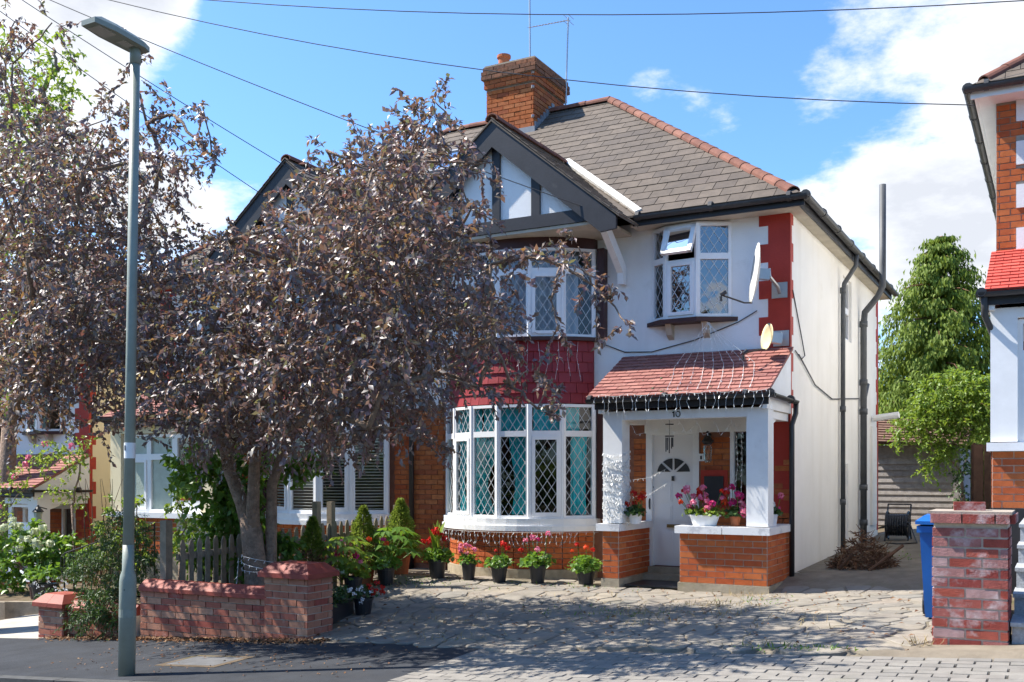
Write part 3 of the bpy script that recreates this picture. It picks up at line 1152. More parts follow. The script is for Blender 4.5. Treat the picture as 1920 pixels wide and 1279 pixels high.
    for x0, x1, zt in ((-6.91, -6.79, 5.95), (-6.30, -6.17, 5.50), (-7.55, -7.42, 5.50)):
        m.box(x0, x1, 12.095, 12.135, 4.93, zt)
    build_each(m, 'timber_post', K['black_paint'], gable)
    m = MB()
    m.box(2 * gx + 5.45, -5.45, 12.08, 12.13, 4.76, 4.93)
    m.build('timber_beam', K['black_paint'], gable)
    m = MB()
    m.box(2 * gx + 5.2, -5.2, 12.10, 12.99, 4.715, 4.755)
    build_each(m, 'soffit', K['soffit'], gable)
    # gable roof slopes
    m = MB()
    gsl = (grz - 4.78) / (-5.0 - gx)
    for s in (1, -1):
        X = lambda x: gx + s * (x - gx)
        m.prism([(gx, 11.98, grz - .03), (X(-4.97), 11.98, 4.74), (X(-4.97), ey + .05, 4.74), (gx, gy, grz - .03)], (0, 0, .026))
    gr = m.build('gable_roof', K['slate'], root)
    gL = math.hypot(-4.97 - gx, grz - 4.75)
    for s in ((1, -1) if not main else (1,)):
        X = lambda x: gx + s * (x - gx)
        sdir = Vector((gx - X(-4.97), 0, grz - 4.75)).normalized()
        tiled(gr, 'slate', (X(-4.97), 11.97, 4.765), (0, 1, 0), sdir, gy - 11.97, gL, .30, .17, .014, K['slate'], cnt['slate'], lim if main else 0,
              [(gL, -(gy - ey - .05), gL * (ey + .05 - 11.97), None)])
    ridge_run(gr, (gx, 11.99, grz + .0), (gx, gy - .05, grz + .0), .40, .09)
    m = MB()
    m.beam((-4.96, ey + .06, ez + .03), (gx + .02, gy + .02, grz + .05), .10, .10, (0, -.6, .8))
    m.build('valley_flashing', K['cement'], roof)
    # --- eaves: fascia, soffit, gutters
    m = MB()
    m.box(-5.05, ex + .02, 12.66, 12.69, 4.765, 4.895)
    m.box(ex - .05, ex - .02, 12.69, 20.35, 4.765, 4.895)
    m.box(pl, 2 * gx + 5.05, 12.66, 12.69, 4.765, 4.895)
    build_each(m, 'fascia', K['black_paint'] if not brickside else K['white_paint'], root)
    m = MB()
    m.box(-5.1, ex - .05, 12.69, 12.99, 4.775, 4.80)
    m.box(-3.025, ex - .05, 12.99, 20.35, 4.775, 4.80)
    build_each(m, 'soffit', K['soffit'] if not brickside else K['white_paint'], root)
    m = MB()
    gutter(m, (-5.0, 12.60, 4.88), (ex + .08, 12.60, 4.88))
    gutter(m, (ex + .045, 12.58, 4.88), (ex + .045, 20.4, 4.88))
    build_each(m, 'gutter', K['gutter'], root)
    # --- bay, two storeys on a bow plan
    m = MB()
    arc_prism(m, 1.452, -.5, .64, 24)
    bayw = m.build('bay_wall', K['mortar_light'], root)
    m = MB()
    arc_prism(m, 1.515, -.6, .10)
    m.build('plinth', K['concrete'], bayw)
    m = MB()
    arc_prism(m, 1.60, .635, .71)
    arc_prism(m, 1.575, .71, .81)
    m.build('bay_sill', K['white_paint'], bayw)
    # a short name for the brick budget: porch first, then bay, then chimney, then what is left
    m = MB()
    arc_prism(m, 1.455, 2.40, 3.30)
    ap = m.build('apron', K['apron'], root)
    m = MB()
    arc_prism(m, 1.56, 3.285, 3.335)
    arc_prism(m, 1.52, 4.57, 4.72)
    m.box(-5.66, -5.52, 12.86, 12.995, .81, 2.40)
    m.box(-5.66, -5.56, 12.86, 12.994, 3.335, 4.57)
    build_each(m, 'bay_trim', K['brown_paint'], root)
    n6 = bays
    if main:
        hm = MB()
        hm.v = [(-.5, 0, 0), (.5, 0, 0), (.5, 0, 1), (-.5, 0, 1), (-.5, -1, 0), (.5, -1, 0), (.5, -.35, 1), (-.5, -.35, 1)]
        hm.f = [(4, 5, 6, 7), (0, 1, 5, 4), (5, 1, 2, 6), (0, 4, 7, 3)]
        me = bpy.data.meshes.new('hanging_tile')
        me.from_pydata(hm.v, [], hm.f)
        me.materials.append(K['apron'])
        for r in range(6):
            z = 2.415 + r * .145
            nn = 16
            for i in range(-1, nn):
                ii = i + (.5 if r % 2 else 0)
                i0, i1 = max(ii, 0), min(ii + 1, nn)
                if i1 - i0 < .2:
                    continue
                p, q = Vector((*arc(i0, nn, 1.462), 0)), Vector((*arc(i1, nn, 1.462), 0))
                inst('hanging_tile', me, ((p + q) / 2) + Vector((0, 0, z)), (q - p), ((q - p).length - .004, .032 + R.uniform(0, .003), .155), ap)
    lat = (.122, .185) if main else None
    for (z0, zt, z1) in ((.81, 1.99, 2.40), (3.335, 4.25, 4.57)):
        w = Win()
        for i in range(n6):
            p, q = arc(i, n6), arc(i + 1, n6)
            cas = i % 3 == 1
            if main or z0 > 2:
                w.light(p, q, z0, zt, .04, lat, cas)
                w.light(p, q, zt, z1, .04, lat, False)
            else:
                w.light(p, q, z0, z1, .055, lat, i % 2 == 1)
        for i in range(n6 + 1):
            p = arc(i, n6, 1.505)
            w.fr.tube([(p[0], p[1], z0), (p[0], p[1], z1)], .036, 6)
        w.build(root, 'bay_window')
    # bracket under the gable
    for s in (1, -1):
        X = lambda x: gx + s * (x - gx)
        m = MB()
        m.prism([(X(-5.36), 12.98, 4.05), (X(-5.36), 12.88, 4.05), (X(-5.36), 12.86, 4.2), (X(-5.36), 12.32, 4.62), (X(-5.36), 12.22, 4.71), (X(-5.36), 12.45, 4.715), (X(-5.36), 12.98, 4.3)], (s * .09, 0, 0))
        m.build('gable_bracket', K['white_paint'], root)
    # --- small bowed window upstairs
    w = Win()
    P = [(-4.88, 13.0), (-4.64, 12.84), (-4.20, 12.80), (-3.80, 13.0)]
    lat2 = (.125, .19) if main else None
    w.light(P[0], P[1], 3.50, 4.30, .04, lat2)
    w.light(P[0], P[1], 4.30, 4.74, .04, lat2)
    w.light(P[1], P[2], 3.50, 4.28, .04, lat2, True, 'glass_up' if main else 'glass')
    if not main:
        w.light(P[1], P[2], 4.28, 4.74, .04, lat2)
    w.light(P[2], P[3], 3.50, 4.30, .04, lat2, False, 'glass_up' if main else 'glass')
    w.light(P[2], P[3], 4.30, 4.74, .04, lat2, False, 'glass_up' if main else 'glass')
    for x, y in P[1:3]:
        w.fr.tube([(x, y - .005, 3.5), (x, y - .005, 4.74)], .034, 6)
    w.fr.prism([(x, y, 4.735) for x, y in P], (0, 0, .03))
    win = w.build(root, 'window')
    if main:
        m = MB()            # the top light of the middle pane stands open, hinged at its top edge
        A, B = Vector((-4.64, 12.83, 4.73)), Vector((-4.20, 12.79, 4.73))
        uu = (B - A).normalized()
        nn_ = Vector((uu.y, -uu.x, 0))
        dn = (Vector((0, 0, -1)) * math.cos(.42) + nn_ * math.sin(.42))
        Lh, Lw = .43, (B - A).length
        n3 = uu.cross(dn).normalized()
        for p, q in ((A + dn * .03, B + dn * .03), (A + dn * (Lh - .03), B + dn * (Lh - .03)), (A + uu * .03, A + uu * .03 + dn * Lh), (B - uu * .03, B - uu * .03 + dn * Lh)):
            m.beam(p, q, .06, .05, n3)
        vt = m.build('open_vent', K['upvc'], win)
        m = MB()
        m.add([A + uu * .05 + dn * .05, B - uu * .05 + dn * .05, B - uu * .05 + dn * (Lh - .05), A + uu * .05 + dn * (Lh - .05)], [(0, 1, 2, 3)])
        m.build('pane', K['glass_up'], win)
    m = MB()
    m.prism([(-4.98, 13.0, 3.44), (-4.70, 12.76, 3.44), (-4.18, 12.72, 3.44), (-3.70, 13.0, 3.44)], (0, 0, .055))
    m.build('window_sill', K['brown_paint'], root)
    m = MB()
    for x in (-4.62, -4.12):
        m.prism([(x - .04, 13, 3.24), (x - .04, 12.9, 3.30), (x - .04, 12.84, 3.44), (x - .04, 13, 3.44)], (.08, 0, 0))
    build_each(m, 'sill_bracket', K['soffit'], root)
    # --- porch
    px0 = -5.45 if enclosed else -5.18
    m = MB()
    m.prism([(px0 - .12, 11.74, 2.37), (-2.99, 11.74, 2.37), (-2.99, 13.0, 3.02), (px0 - .12, 13.0, 3.02)], (0, 0, .03))
    proof = m.build('porch_roof', K['porch_tile'] if not brickside else K['red_tile'], root)
    psd = Vector((0, 1.26, .65)).normalized()
    tiled(proof, 'roof_tile', (px0 - .14, 11.72, 2.395), (1, 0, 0), psd, -2.98 - px0 + .14, 1.42, .17, .112, .016, K['porch_tile'] if not brickside else K['red_tile'], cnt['tile'], lim,
          jit=.004)
    m = MB()
    m.prism([(-3.075, 11.80, 2.20), (-3.075, 13.0, 2.20), (-3.075, 13.0, 2.99), (-3.075, 11.80, 2.38)], (.055, 0, 0))
    m.prism([(px0, 11.80, 2.20), (px0, 13.0, 2.20), (px0, 13.0, 2.99), (px0, 11.80, 2.38)], (.055, 0, 0))
    build_each(m, 'porch_cheek', pw, proof)
    m = MB()
    m.box(px0 - .04, -3.00, 11.78, 11.81, 2.25, 2.385)
    build_each(m, 'fascia', K['black_paint'], proof)
    m = MB()
    gutter(m, (px0 - .12, 11.71, 2.375), (-2.90, 11.71, 2.375), .05)
    gutter(m, (-2.955, 11.66, 2.375), (-2.955, 13.0, 2.36), .045)
    build_each(m, 'gutter', K['black_plastic'], proof)
    m = MB()
    m.box(px0 + .02, -3.04, 11.92, 12.98, 2.19, 2.215)
    m.build('ceiling', K['soffit'], proof)
    m = MB()
    m.box(px0 + .26, -3.29, 11.90, 12.05, 2.115, 2.225)
    m.box(-3.26, -3.05, 12.16, 12.98, 2.10, 2.20)
    m.box(px0 + .02, px0 + .2, 12.16, 12.98, 2.10, 2.20)
    m.prism([(-3.27, 12.16, 2.0), (-3.27, 12.16, 2.11), (-3.27, 12.5, 2.11)], (.2, 0, 0))
    beam = build_each(m, 'porch_beam', pw, proof)[0]
    for x0, x1 in ((px0 + .03, px0 + .29), (-3.29, -3.03)):
        m = MB()
        m.box(x0, x1, 11.89, 12.15, .80, 2.225)
        m.build('porch_column', pw, root)
    # dwarf walls
    m = MB()
    m.box(-3.29, -3.045, 11.915, 13, -.3, .70)
    m.box((px0 + .25 if enclosed else -4.13), -3.29, 11.915, 12.13, -.3, .70)
    m.box(px0 + .015, px0 + .235, 11.915, 13, -.3, .70)
    pier = build_each(m, 'porch_wall', K['mortar_light'], root)[0]
    M = 'brick_orange'
    H0, H1 = .09, .70
    C, S = cnt['brick'], stuff
    if not enclosed:
        brickfield(pier, C, S, (-4.13, 11.915), (1, 0), 1.085, H0, H1, K[M], limit=blim)
        brickfield(pier, C, S, (-3.045, 11.915), (0, 1), 1.08, H0, H1, K[M], row0=1, limit=blim)
        brickfield(pier, C, S, (px0 + .015, 11.915), (1, 0), .22, H0, H1, K[M], limit=blim)
        brickfield(pier, C, S, (px0 + .235, 11.915), (0, 1), 1.08, H0, H1, K[M], row0=1, limit=blim)
    else:
        brickfield(pier, C, S, (px0 + .03, 11.915), (1, 0), -3.045 - px0 - .03, H0, H1, K[M], limit=blim, holes=((.1, .82, 0, 9),) if not brickside else ())
        brickfield(pier, C, S, (-3.045, 11.915), (0, 1), 1.08, H0, H1, K[M], row0=1, limit=blim)
    m = MB()
    pz = -.5 if not brickside else -1.4
    m.box(-4.15 if not enclosed else px0 + .03, -3.02, 11.89, 12.14, pz, .09)
    m.box(-3.30, -3.021, 12.14, 13, pz, .088)
    m.box(px0, px0 + .25, 11.89, 12.99, pz, .087)
    build_each(m, 'plinth', K['concrete'] if not brickside else K['black_paint'], pier)
    m = MB()
    m.box(px0 - .04 if not enclosed else px0 + .0, px0 + .28, 11.82, 13, .70, .79)
    build_each(m, 'coping_slab', K['marble'], pier)
    m = MB()
    m.box((-4.165 if not enclosed else px0 + .29), -3.575, 11.82, 12.17, .70, .79)
    m.box(-3.565, -2.995, 11.82, 12.17, .70, .79)
    m.box(-3.33, -2.996, 12.175, 13, .70, .789)
    build_each(m, 'coping_slab', K['marble'], pier)
    if enclosed:
        w = Win()
        xs = [px0 + .29, px0 + .95, px0 + 1.55, -3.29]
        for i in range(3):
            if i == 0 and not brickside:
                w.light((xs[0], 11.98), (xs[1], 11.98), .10, .78, .07)
                w.light((xs[0], 11.98), (xs[1], 11.98), .92, 2.10, .07)
                w.fr.box(xs[0] + .01, xs[1] - .01, 11.95, 12.0, .78, .92)
            else:
                w.light((xs[i], 11.98), (xs[i + 1], 11.98), .79, 1.72, .05, None, i == 2, 'frosted' if (i > 0 and b == -17.4) else 'glass')
                w.light((xs[i], 11.98), (xs[i + 1], 11.98), 1.72, 2.10, .05, None, False, 'frosted' if (i > 0 and b == -17.4) else 'glass')
        w.build(root, 'porch_window')
    m = MB()
    m.box(px0 + .25, -3.30, 12.15, 12.99, -.3, -.005)
    m.box(-5.0, -4.14, 12.72, 12.995, -.3, .085)
    m.box(-5.0, -4.2, 12.93, 13.1, -.3, .168)
    build_each(m, 'door_step', K['concrete'], root)
    # door
    m = MB()
    m.box(-4.97, -4.25, 13.05, 13.095, .18, 2.03)
    for x0, x1, z0, z1 in ((-4.80, -4.63, 1.05, 1.32), (-4.59, -4.42, 1.05, 1.32), (-4.80, -4.63, .78, 1.0), (-4.59, -4.42, .78, 1.0), (-4.80, -4.63, .28, .66), (-4.59, -4.42, .28, .66)):
        m.box(x0, x1, 13.04, 13.05, z0, z1)
        m.box(x0 + .02, x1 - .02, 13.033, 13.042, z0 + .02, z1 - .02)
    door = m.build('front_door', K['door_paint'], root)
    m = MB()
    m.box(-4.985, -4.90, 12.985, 13.10, .17, 2.045)
    m.box(-4.32, -4.235, 12.985, 13.10, .17, 2.045)
    m.box(-4.90, -4.32, 12.985, 13.10, 1.96, 2.045)
    m.box(-3.81, -3.76, 12.985, 13.06, 1.01, 1.99)
    m.box(-3.47, -3.41, 12.985, 13.06, 1.01, 1.99)
    m.box(-5.0, -3.3, 12.97, 12.99, 1.985, 2.19)
    m.build('door_frame', K['white_paint'], root)
    m = MB()
    m.add([(-3.77, 13.03, 1.02), (-3.46, 13.03, 1.02), (-3.46, 13.03, 1.99), (-3.77, 13.03, 1.99)], [(0, 1, 2, 3)])
    m.build('side_light', K['glass'], root)
    if main:
        for s0, s1 in ((6, 42), (50, 86), (94, 130), (138, 174)):
            m = MB()
            c0 = Vector((-4.61, 13.036, 1.44))
            pts = [c0 + Vector((.20 * 1.16 * math.cos(math.radians(t)), 0, .20 * math.sin(math.radians(t)))) for t in np.linspace(s0, s1, 6)]
            cc = (s0 + s1) / 2
            pts = [c0 + Vector((.045 * math.cos(math.radians(cc)), 0, .045 * math.sin(math.radians(cc))))] + pts
            m.prism(pts, (0, .02, 0))
            m.build('fanlight_pane', K['black_plastic'], door)
        m = MB()
        m.box(-4.70, -4.52, 13.025, 13.04, .70, .745)
        m.build('letter_plate', mat('tarnished_brass', (.25, .17, .07), .4, 8, .2, 0, 60, .5, .6), door)
        m = MB()
        m.box(-4.63, -4.595, 13.02, 13.04, 1.335, 1.40)
        m.build('knocker', K['iron'], door)
        m = MB()
        m.prism([(-4.925, 13.03, 1.30), (-4.895, 13.03, 1.25), (-4.925, 13.03, 1.19), (-4.955, 13.03, 1.25)], (0, .02, 0))
        m.tube([(-4.93, 12.99, 1.09), (-4.93, 12.97, 1.06), (-4.93, 12.97, .98), (-4.93, 12.99, .95)], .012, 6)
        m.build('handle', K['iron'], door)
        m = MB()
        m.tube([(-4.92, 13.03, .86), (-4.92, 13.05, .86)], .014, 8)
        m.build('lock', K['iron'], door)
        # house number 10 in flat dark strokes on the beam
        m = MB()
        y = 11.889
        m.box(-4.205, -4.192, y, 11.905, 2.135, 2.205)
        m.beam((-4.198, 11.895, 2.20), (-4.218, 11.895, 2.187), .012, .012, (0, 1, 0))
        ring = [(-4.145 + .026 * math.cos(t), 11.895, 2.17 + .034 * math.sin(t)) for t in np.linspace(0, 2 * math.pi, 17)]
        m.tube(ring, .0065, 6)
        m.build('house_number', K['iron'], beam)
    # --- bay bricks, brick beside the bay and round the door
    nb = 12
    for i in range(nb):
        p, q = arc(i, nb, 1.478), arc(i + 1, nb, 1.478)
        d = (q[0] - p[0], q[1] - p[1])
        brickfield(bayw, C, S, p, d, math.hypot(*d), .10, .64, K[baybrick], limit=blim, row0=0)
    if main:
        # chimney, shared on the ridge
        m = MB()
        m.box(-9.155, -8.215, 15.865, 17.085, 6.6, 8.55)
        ch = m.build('chimney', K['mortar'], root)
        for o_, u_, L_ in (((-9.17, 15.85), (1, 0), .97), ((-8.2, 15.85), (0, 1), 1.25)):
            brickfield(ch, C, S, o_, u_, L_, 7.3, 8.42, K['brick_chimney'], limit=blim, course=.078, ln=.232, row0=0 if u_[0] else 1)
        for k, (ov, z) in enumerate(((.035, 8.42), (.035, 8.50), (.075, 8.58), (.075, 8.66), (.05, 8.74))):
            x0, x1, y0, y1 = -9.17 - ov, -8.2 + ov, 15.85 - ov, 17.10 + ov
            m = MB()
            m.box(x0 + .012, x1 - .012, y0 + .012, y1 - .012, z, z + .078)
            m.build('corbel_course', K['mortar'], ch)
            brickfield(ch, C, sooty, (x0, y0), (1, 0), x1 - x0, z, z + .08, K['brick_sooty' if k > 1 else 'brick_chimney'], limit=blim + 40, row0=k)
            brickfield(ch, C, sooty, (x1, y0), (0, 1), y1 - y0, z, z + .08, K['brick_sooty' if k > 1 else 'brick_chimney'], limit=blim + 40, row0=k + 1)
        if sooty.v:
            sooty.build('corbel_brickwork', K['brick_sooty'], ch, kind='stuff')
        m = MB()
        m.prism([(-9.2, 15.82, 8.82), (-8.17, 15.82, 8.82), (-8.17, 17.13, 8.82), (-9.2, 17.13, 8.82)], (0, 0, .03))
        m.build('cap', K['concrete'], ch)
        for (x, y, h, r) in ((-9.03, 16.25, .33, .115), (-8.75, 16.6, .14, .13)):
            m = MB()
            m.lathe([(r * .95, 0), (r * .88, h * .3), (r * .9, h * .8), (r * 1.12, h * .86), (r * 1.12, h), (r * .8, h)], (x, y, 8.84), 14)
            m.build('chimney_pot', K['terracotta'], ch)
        m = MB()
        for z in (8.56, 8.30, 7.78):
            m.tube([(-8.19, 15.83, z), (-8.22, 15.80, z)], .03, 8)
        build_each(m, 'bracket_bolt', K['metal'], ch)
        m = MB()
        for k in range(7):
            y = 15.86 + k * .11
            z = ez + (y - ey) * sl
            m.box(-8.205, -8.17, y, y + .10, z - .02, z + .16)
        m.box(-9.2, -8.16, 15.80, 15.865, 7.42, 7.60)
        m.build('lead_flashing', K['lead'], ch)
    # flank bricks of the front wall (left of the bay; inside the porch)
    brickfield(fw, C, S, (party, 13), (1, 0), -8.2 - party, .05, 2.42, K[leftbrick], limit=blim)
    ph = ((.2, .96, 0, 2.06), (1.36, 1.78, 1.0, 2.0), (-1, 9, 1.985, 3))
    brickfield(fw, C, S, (-5.17, 13), (1, 0), 2.14, .02, 2.3, K['brick_orange'], holes=ph, limit=blim)
    if main:
        brickfield(fw, C, S, (-3.05, 13), (0, 1), .0, .02, .1, K['brick_orange'])
    if brickside:
        me_lim = 300
        qh = []
        z = 4.80
        while z > 2.9:
            qh.append((-3.62 + 5.8, -3.24 + 5.8, z - .27, z))
            z -= .5
        brickfield(uw, C, S, (-5.8, 12.996), (1, 0), 2.77, 2.47, 4.78, K['brick_orange'], holes=[h for h in qh] + [(-4.9 + 5.8, -3.72 + 5.8, 3.4, 4.8)], limit=blim)
    if stuff.v:
        stuff.build('brickwork', K['brick_orange'] if not main else K['brick_chimney'], root, kind='stuff')
    print(label[:24], {k: v[0] for k, v in cnt.items()})
    TR[:] = [1, 0., 0.]
    return root

# ------------------------------------------------------------------ the houses
house('white rendered semi-detached house with red quoins, leaded bow windows and an open brick porch', main=True)
house('attached house left of the downpipe, with blinds in its bow window', a=-1, b=-17.4, party=-8.56, enclosed=True,
      side='cream_render', bays=5, leftbrick='brick_red', baybrick='brick_orange')
house('lower house at the far left with cream flank and rose-covered porch', a=1, b=-13.27, dz=-1.23, enclosed=True, side='cream_render', bays=5)
house('brick house at the right edge with white quoin blocks and a bright red porch roof', a=-1, b=-3.68, dz=.97, enclosed=True, brickside=True, side='side_render')
HOUSES = [o for o in SC.objects if o.get('category') == 'house']
HOME = HOUSES[0]

m = MB()
c = Vector((-9.35, 15.1, 6.92))
sd_ = Vector((0, 1, .81)).normalized()
n_ = Vector((0, -.81, 1)).normalized()
for a_, b_ in ((Vector((-.32, 0, 0)) - sd_ * .42, Vector((-.32, 0, 0)) + sd_ * .42), (Vector((.32, 0, 0)) - sd_ * .42, Vector((.32, 0, 0)) + sd_ * .42),
               (Vector((-.36, 0, 0)) - sd_ * .42, Vector((.36, 0, 0)) - sd_ * .42), (Vector((-.36, 0, 0)) + sd_ * .42, Vector((.36, 0, 0)) + sd_ * .42)):
    m.beam(c + a_ + n_ * .06, c + b_ + n_ * .06, .07, .08, n_)
rw = m.build('roof_window', K['lead'], HOME)
m = MB()
m.add([c + n_ * .08 + Vector((sx * .3, 0, 0)) + sd_ * (sy * .4) for sx, sy in ((-1, -1), (1, -1), (1, 1), (-1, 1))], [(0, 1, 2, 3)])
m.build('pane', K['glass_up'], rw)

# downpipes and fittings of the main house (parts of it)
m = MB()
m.tube([(-2.765, 16.24, 4.84), (-2.78, 16.24, 4.66), (-2.95, 16.24, 4.40), (-2.97, 16.24, 4.2), (-2.97, 16.24, .22)], .036, 10)
for z in (4.25, 2.4, .95):
    m.tube([(-2.97, 16.24, z), (-2.97, 16.24, z + .09)], .045, 10)
m.build('downpipe', K['grey_pipe'], HOME, True)
m = MB()
m.tube([(-2.95, 18.0, .25), (-2.95, 18.0, 3.98), (-2.93, 18.0, 4.2), (-2.72, 18.0, 4.45), (-2.64, 18.0, 4.62), (-2.64, 18.0, 6.35)], .055, 12)
for z in (.55, 1.15, 2.45, 2.95, 3.95):
    m.tube([(-2.95, 18.0, z), (-2.95, 18.0, z + .1)], .068, 12)
m.tube([(-2.95, 18.0, 2.62), (-2.95, 18.45, 3.0)], .03, 8)
m.build('soil_pipe', K['grey_pipe'], HOME, True)
m = MB()
m.tube([(-2.955, 13.0, 2.33), (-2.955, 12.98, 2.2), (-2.985, 12.90, 2.05), (-2.985, 12.90, .1)], .034, 10)
m.build('downpipe', K['black_plastic'], HOME, True)
m = MB()
m.tube([(-8.84, 12.95, 4.7), (-8.84, 12.95, -.05)], .04, 10)
m.build('downpipe', K['black_plastic'], HOME, True)
m = MB()
m.box(-3.03, -2.99, 19.2, 19.7, .5, 2.3)
m.tube([(-3.0, 19.35, 2.45), (-2.55, 19.3, 2.50)], .06, 8)
m.box(-3.03, -2.98, 16.75, 17.15, .35, 1.6)
build_each(m, 'meter_box', K['side_render'], HOME)
m = MB()
m.tube([(-5.66, 12.97, 3.27), (-5.3, 12.985, 3.12), (-4.9, 12.985, 3.10), (-4.3, 12.985, 3.22), (-3.7, 12.985, 3.42), (-3.45, 12.98, 3.55)], .007, 5)
m.tube([(-3.02, 13.1, 3.8), (-3.01, 13.6, 3.2), (-3.01, 13.75, 3.02), (-3.01, 13.55, 2.95), (-3.01, 13.2, 3.03)], .008, 5)
m.tube([(-3.01, 13.4, 3.0), (-3.01, 14.4, 2.68), (-3.01, 15.6, 2.56), (-3.01, 17.9, 2.72)], .009, 5)
build_each(m, 'wall_cable', K['dark_cable'], HOME)

# ------------------------------------------------------------------ things on the main house
def dish_thing(label, c, rx_, rz_, facing, mt, plate, lnb):
    t = thing('satellite_dish', label, 'satellite dish', c)
    C = Vector(c)
    f = Vector(facing).normalized()
    s = f.cross(Vector((0, 0, 1))).normalized()
    up = s.cross(f)
    m = MB()
    vs, n, k = [], 24, 5
    for side_ in (0, 1):
        for i in range(k + 1):
            q = i / k
            for j in range(n):
                a_ = 2 * math.pi * j / n
                vs.append(C + s * (rx_ * q * math.cos(a_)) + up * (rz_ * q * math.sin(a_)) + f * (.055 * q * q - .055 - .006 * side_))
    fs = []
    for side_ in (0, 1):
        b_ = side_ * (k + 1) * n
        for i in range(k):
            for j in range(n):
                fs.append((b_ + i * n + j, b_ + i * n + (j + 1) % n, b_ + (i + 1) * n + (j + 1) % n, b_ + (i + 1) * n + j))
    e = k * n
    for j in range(n):
        fs.append((e + j, e + (j + 1) % n, e + (k + 1) * n + (j + 1) % n, e + (k + 1) * n + j))
    m.add(vs, fs)
    m.build('reflector', mt, t, True)
    m = MB()
    P_ = Vector(plate)
    back = C - f * .06
    m.beam(back, back - f * .13, .09, .13)
    m.tube([back - f * .12 + Vector((0, 0, .08)), back - f * .13 - Vector((0, 0, .02)), P_ + Vector((0, -.10, .02)), P_ + Vector((0, -.01, -.04))], .024, 8)
    m.box(P_.x - .10, P_.x + .10, P_.y - .012, P_.y - .0, P_.z - .11, P_.z + .09)
    m.build('wall_mount', K['metal'], t)
    m = MB()
    L_ = Vector(lnb)
    m.tube([C - up * rz_ * .95 - f * .02, C - up * rz_ * .98 + f * .15 * abs((L_ - C).length), L_], .011, 6)
    m.build('feed_arm', K['iron'], t)
    m = MB()
    d = (C - L_).normalized()
    m.tube([L_, L_ + d * .07], [.022, .03], 8)
    m.tube([L_ + Vector((0, 0, -.02)), L_ + Vector((.0, 0, -.08))], .018, 8)
    m.build('receiver_head', K['black_plastic'], t)
    return t


dish_thing('larger pale satellite dish on a metal wall plate at the red quoin', (-3.36, 12.50, 3.94), .30, .385, (-.915, -.40, .12), K['dish'], (-3.16, 12.985, 3.80), (-3.70, 12.22, 3.66))
dish_thing('small yellowed satellite dish just above the porch roof', (-3.21, 12.52, 3.14), .19, .17, (-.80, -.58, .12), K['dish_rust'], (-3.14, 12.985, 3.18), (-3.42, 12.22, 2.91))

t = thing('aerial_mast', 'bare thin mast rising out of frame behind the chimney pots', 'mast', (-8.93, 17.12, 8.2))
m = MB()
m.tube([(-8.93, 17.12, 8.2), (-8.96, 17.12, 12.5)], .017, 8)
m.build('pole', K['metal'], t)
m = MB()
for z in (8.35, 8.6):
    m.tube([(-8.93, 17.10, z), (-8.93, 17.16, z)], .03, 8)
build_each(m, 'clamp', K['metal'], t)
t = thing('television_aerial', 'television aerial on a pole strapped to the chimney', 'aerial', (-8.12, 17.05, 8.2))
m = MB()
m.tube([(-8.13, 17.0, 8.2), (-8.08, 17.02, 9.98)], .016, 8)
m.build('pole', K['metal'], t)
m = MB()
a0, a1 = Vector((-8.07, 17.02, 9.93)), Vector((-8.80, 16.8, 9.86))
m.tube([a0, a1], .008, 6)
dd = (a1 - a0).normalized()
for i in range(14):
    c = a0 + (a1 - a0) * (i / 13)
    l_ = .09 - .035 * i / 13
    m.tube([c + Vector((0, l_, l_ * .3)), c - Vector((0, l_, l_ * .3))], .004, 4)
for z in (.06, -.05):
    m.tube([a0 + Vector((-.05, .13, z)), a0 + Vector((-.05, -.13, z))], .006, 4)
    m.tube([a0 + Vector((.04, .13, z)), a0 + Vector((.04, -.13, z))], .006, 4)
m.build('yagi_array', K['metal'], t)

# curtains inside the bow windows
def curtain(label, c0, c1, z0, z1, folds, mt, pinch=.0, grp=None):
    o = thing('curtain', label, 'curtain', ((c0[0] + c1[0]) / 2, (c0[1] + c1[1]) / 2, z0), grp)
    m = MB()
    A, B = Vector((c0[0], c0[1], 0)), Vector((c1[0], c1[1], 0))
    u = B - A
    n = Vector((-u.y, u.x, 0)).normalized()
    nx, nz = folds * 6, 10
    vs = []
    for sd_ in (0, 1):
        for j in range(nz + 1):
            q = j / nz
            sq = 1 - pinch * (1 - abs(q - .35) / .65) if pinch else 1
            for i in range(nx + 1):
                f = i / nx
                vs.append(A + u * (f * sq) + n * (.022 * math.sin(f * folds * 2 * math.pi) + .004 * sd_) + Vector((0, 0, z0 + (z1 - z0) * q)))
    S_ = (nx + 1) * (nz + 1)
    fs = []
    for sd_ in (0, 1):
        for j in range(nz):
            for i in range(nx):
                k = sd_ * S_ + j * (nx + 1) + i
                fs.append((k, k + 1, k + nx + 2, k + nx + 1))
    m.add(vs, fs)
    m.build('fabric', mt, o, True)


CU = [('turquoise curtain drawn back at the left end of the lower bow window', (-7.95, 12.95), (-7.62, 12.66), .5),
      ('turquoise curtain hanging left of the middle light of the lower bow window', (-7.45, 12.52), (-6.95, 12.46), .55),
      ('turquoise curtain hanging right of the middle light of the lower bow window', (-6.55, 12.46), (-6.85, 12.45), .4),
      ('turquoise curtain beside the brown post at the right end of the lower bow window', (-6.02, 12.76), (-5.84, 12.92), .1)]
for lb, p, q, pin in CU:
    curtain(lb, p, q, .86, 2.02, 4, K['curtain'], pin)
for lb, (i0, i1) in (('turquoise valance across the left lights of the lower bow window', (.6, 2.2)), ('turquoise valance across the middle lights of the lower bow window', (2.3, 3.9)),
                     ('turquoise valance across the right lights of the lower bow window', (4.1, 5.6))):
    curtain(lb, arc(i0, 6, 1.40), arc(i1, 6, 1.40), 1.98, 2.36, 5, K['curtain'])
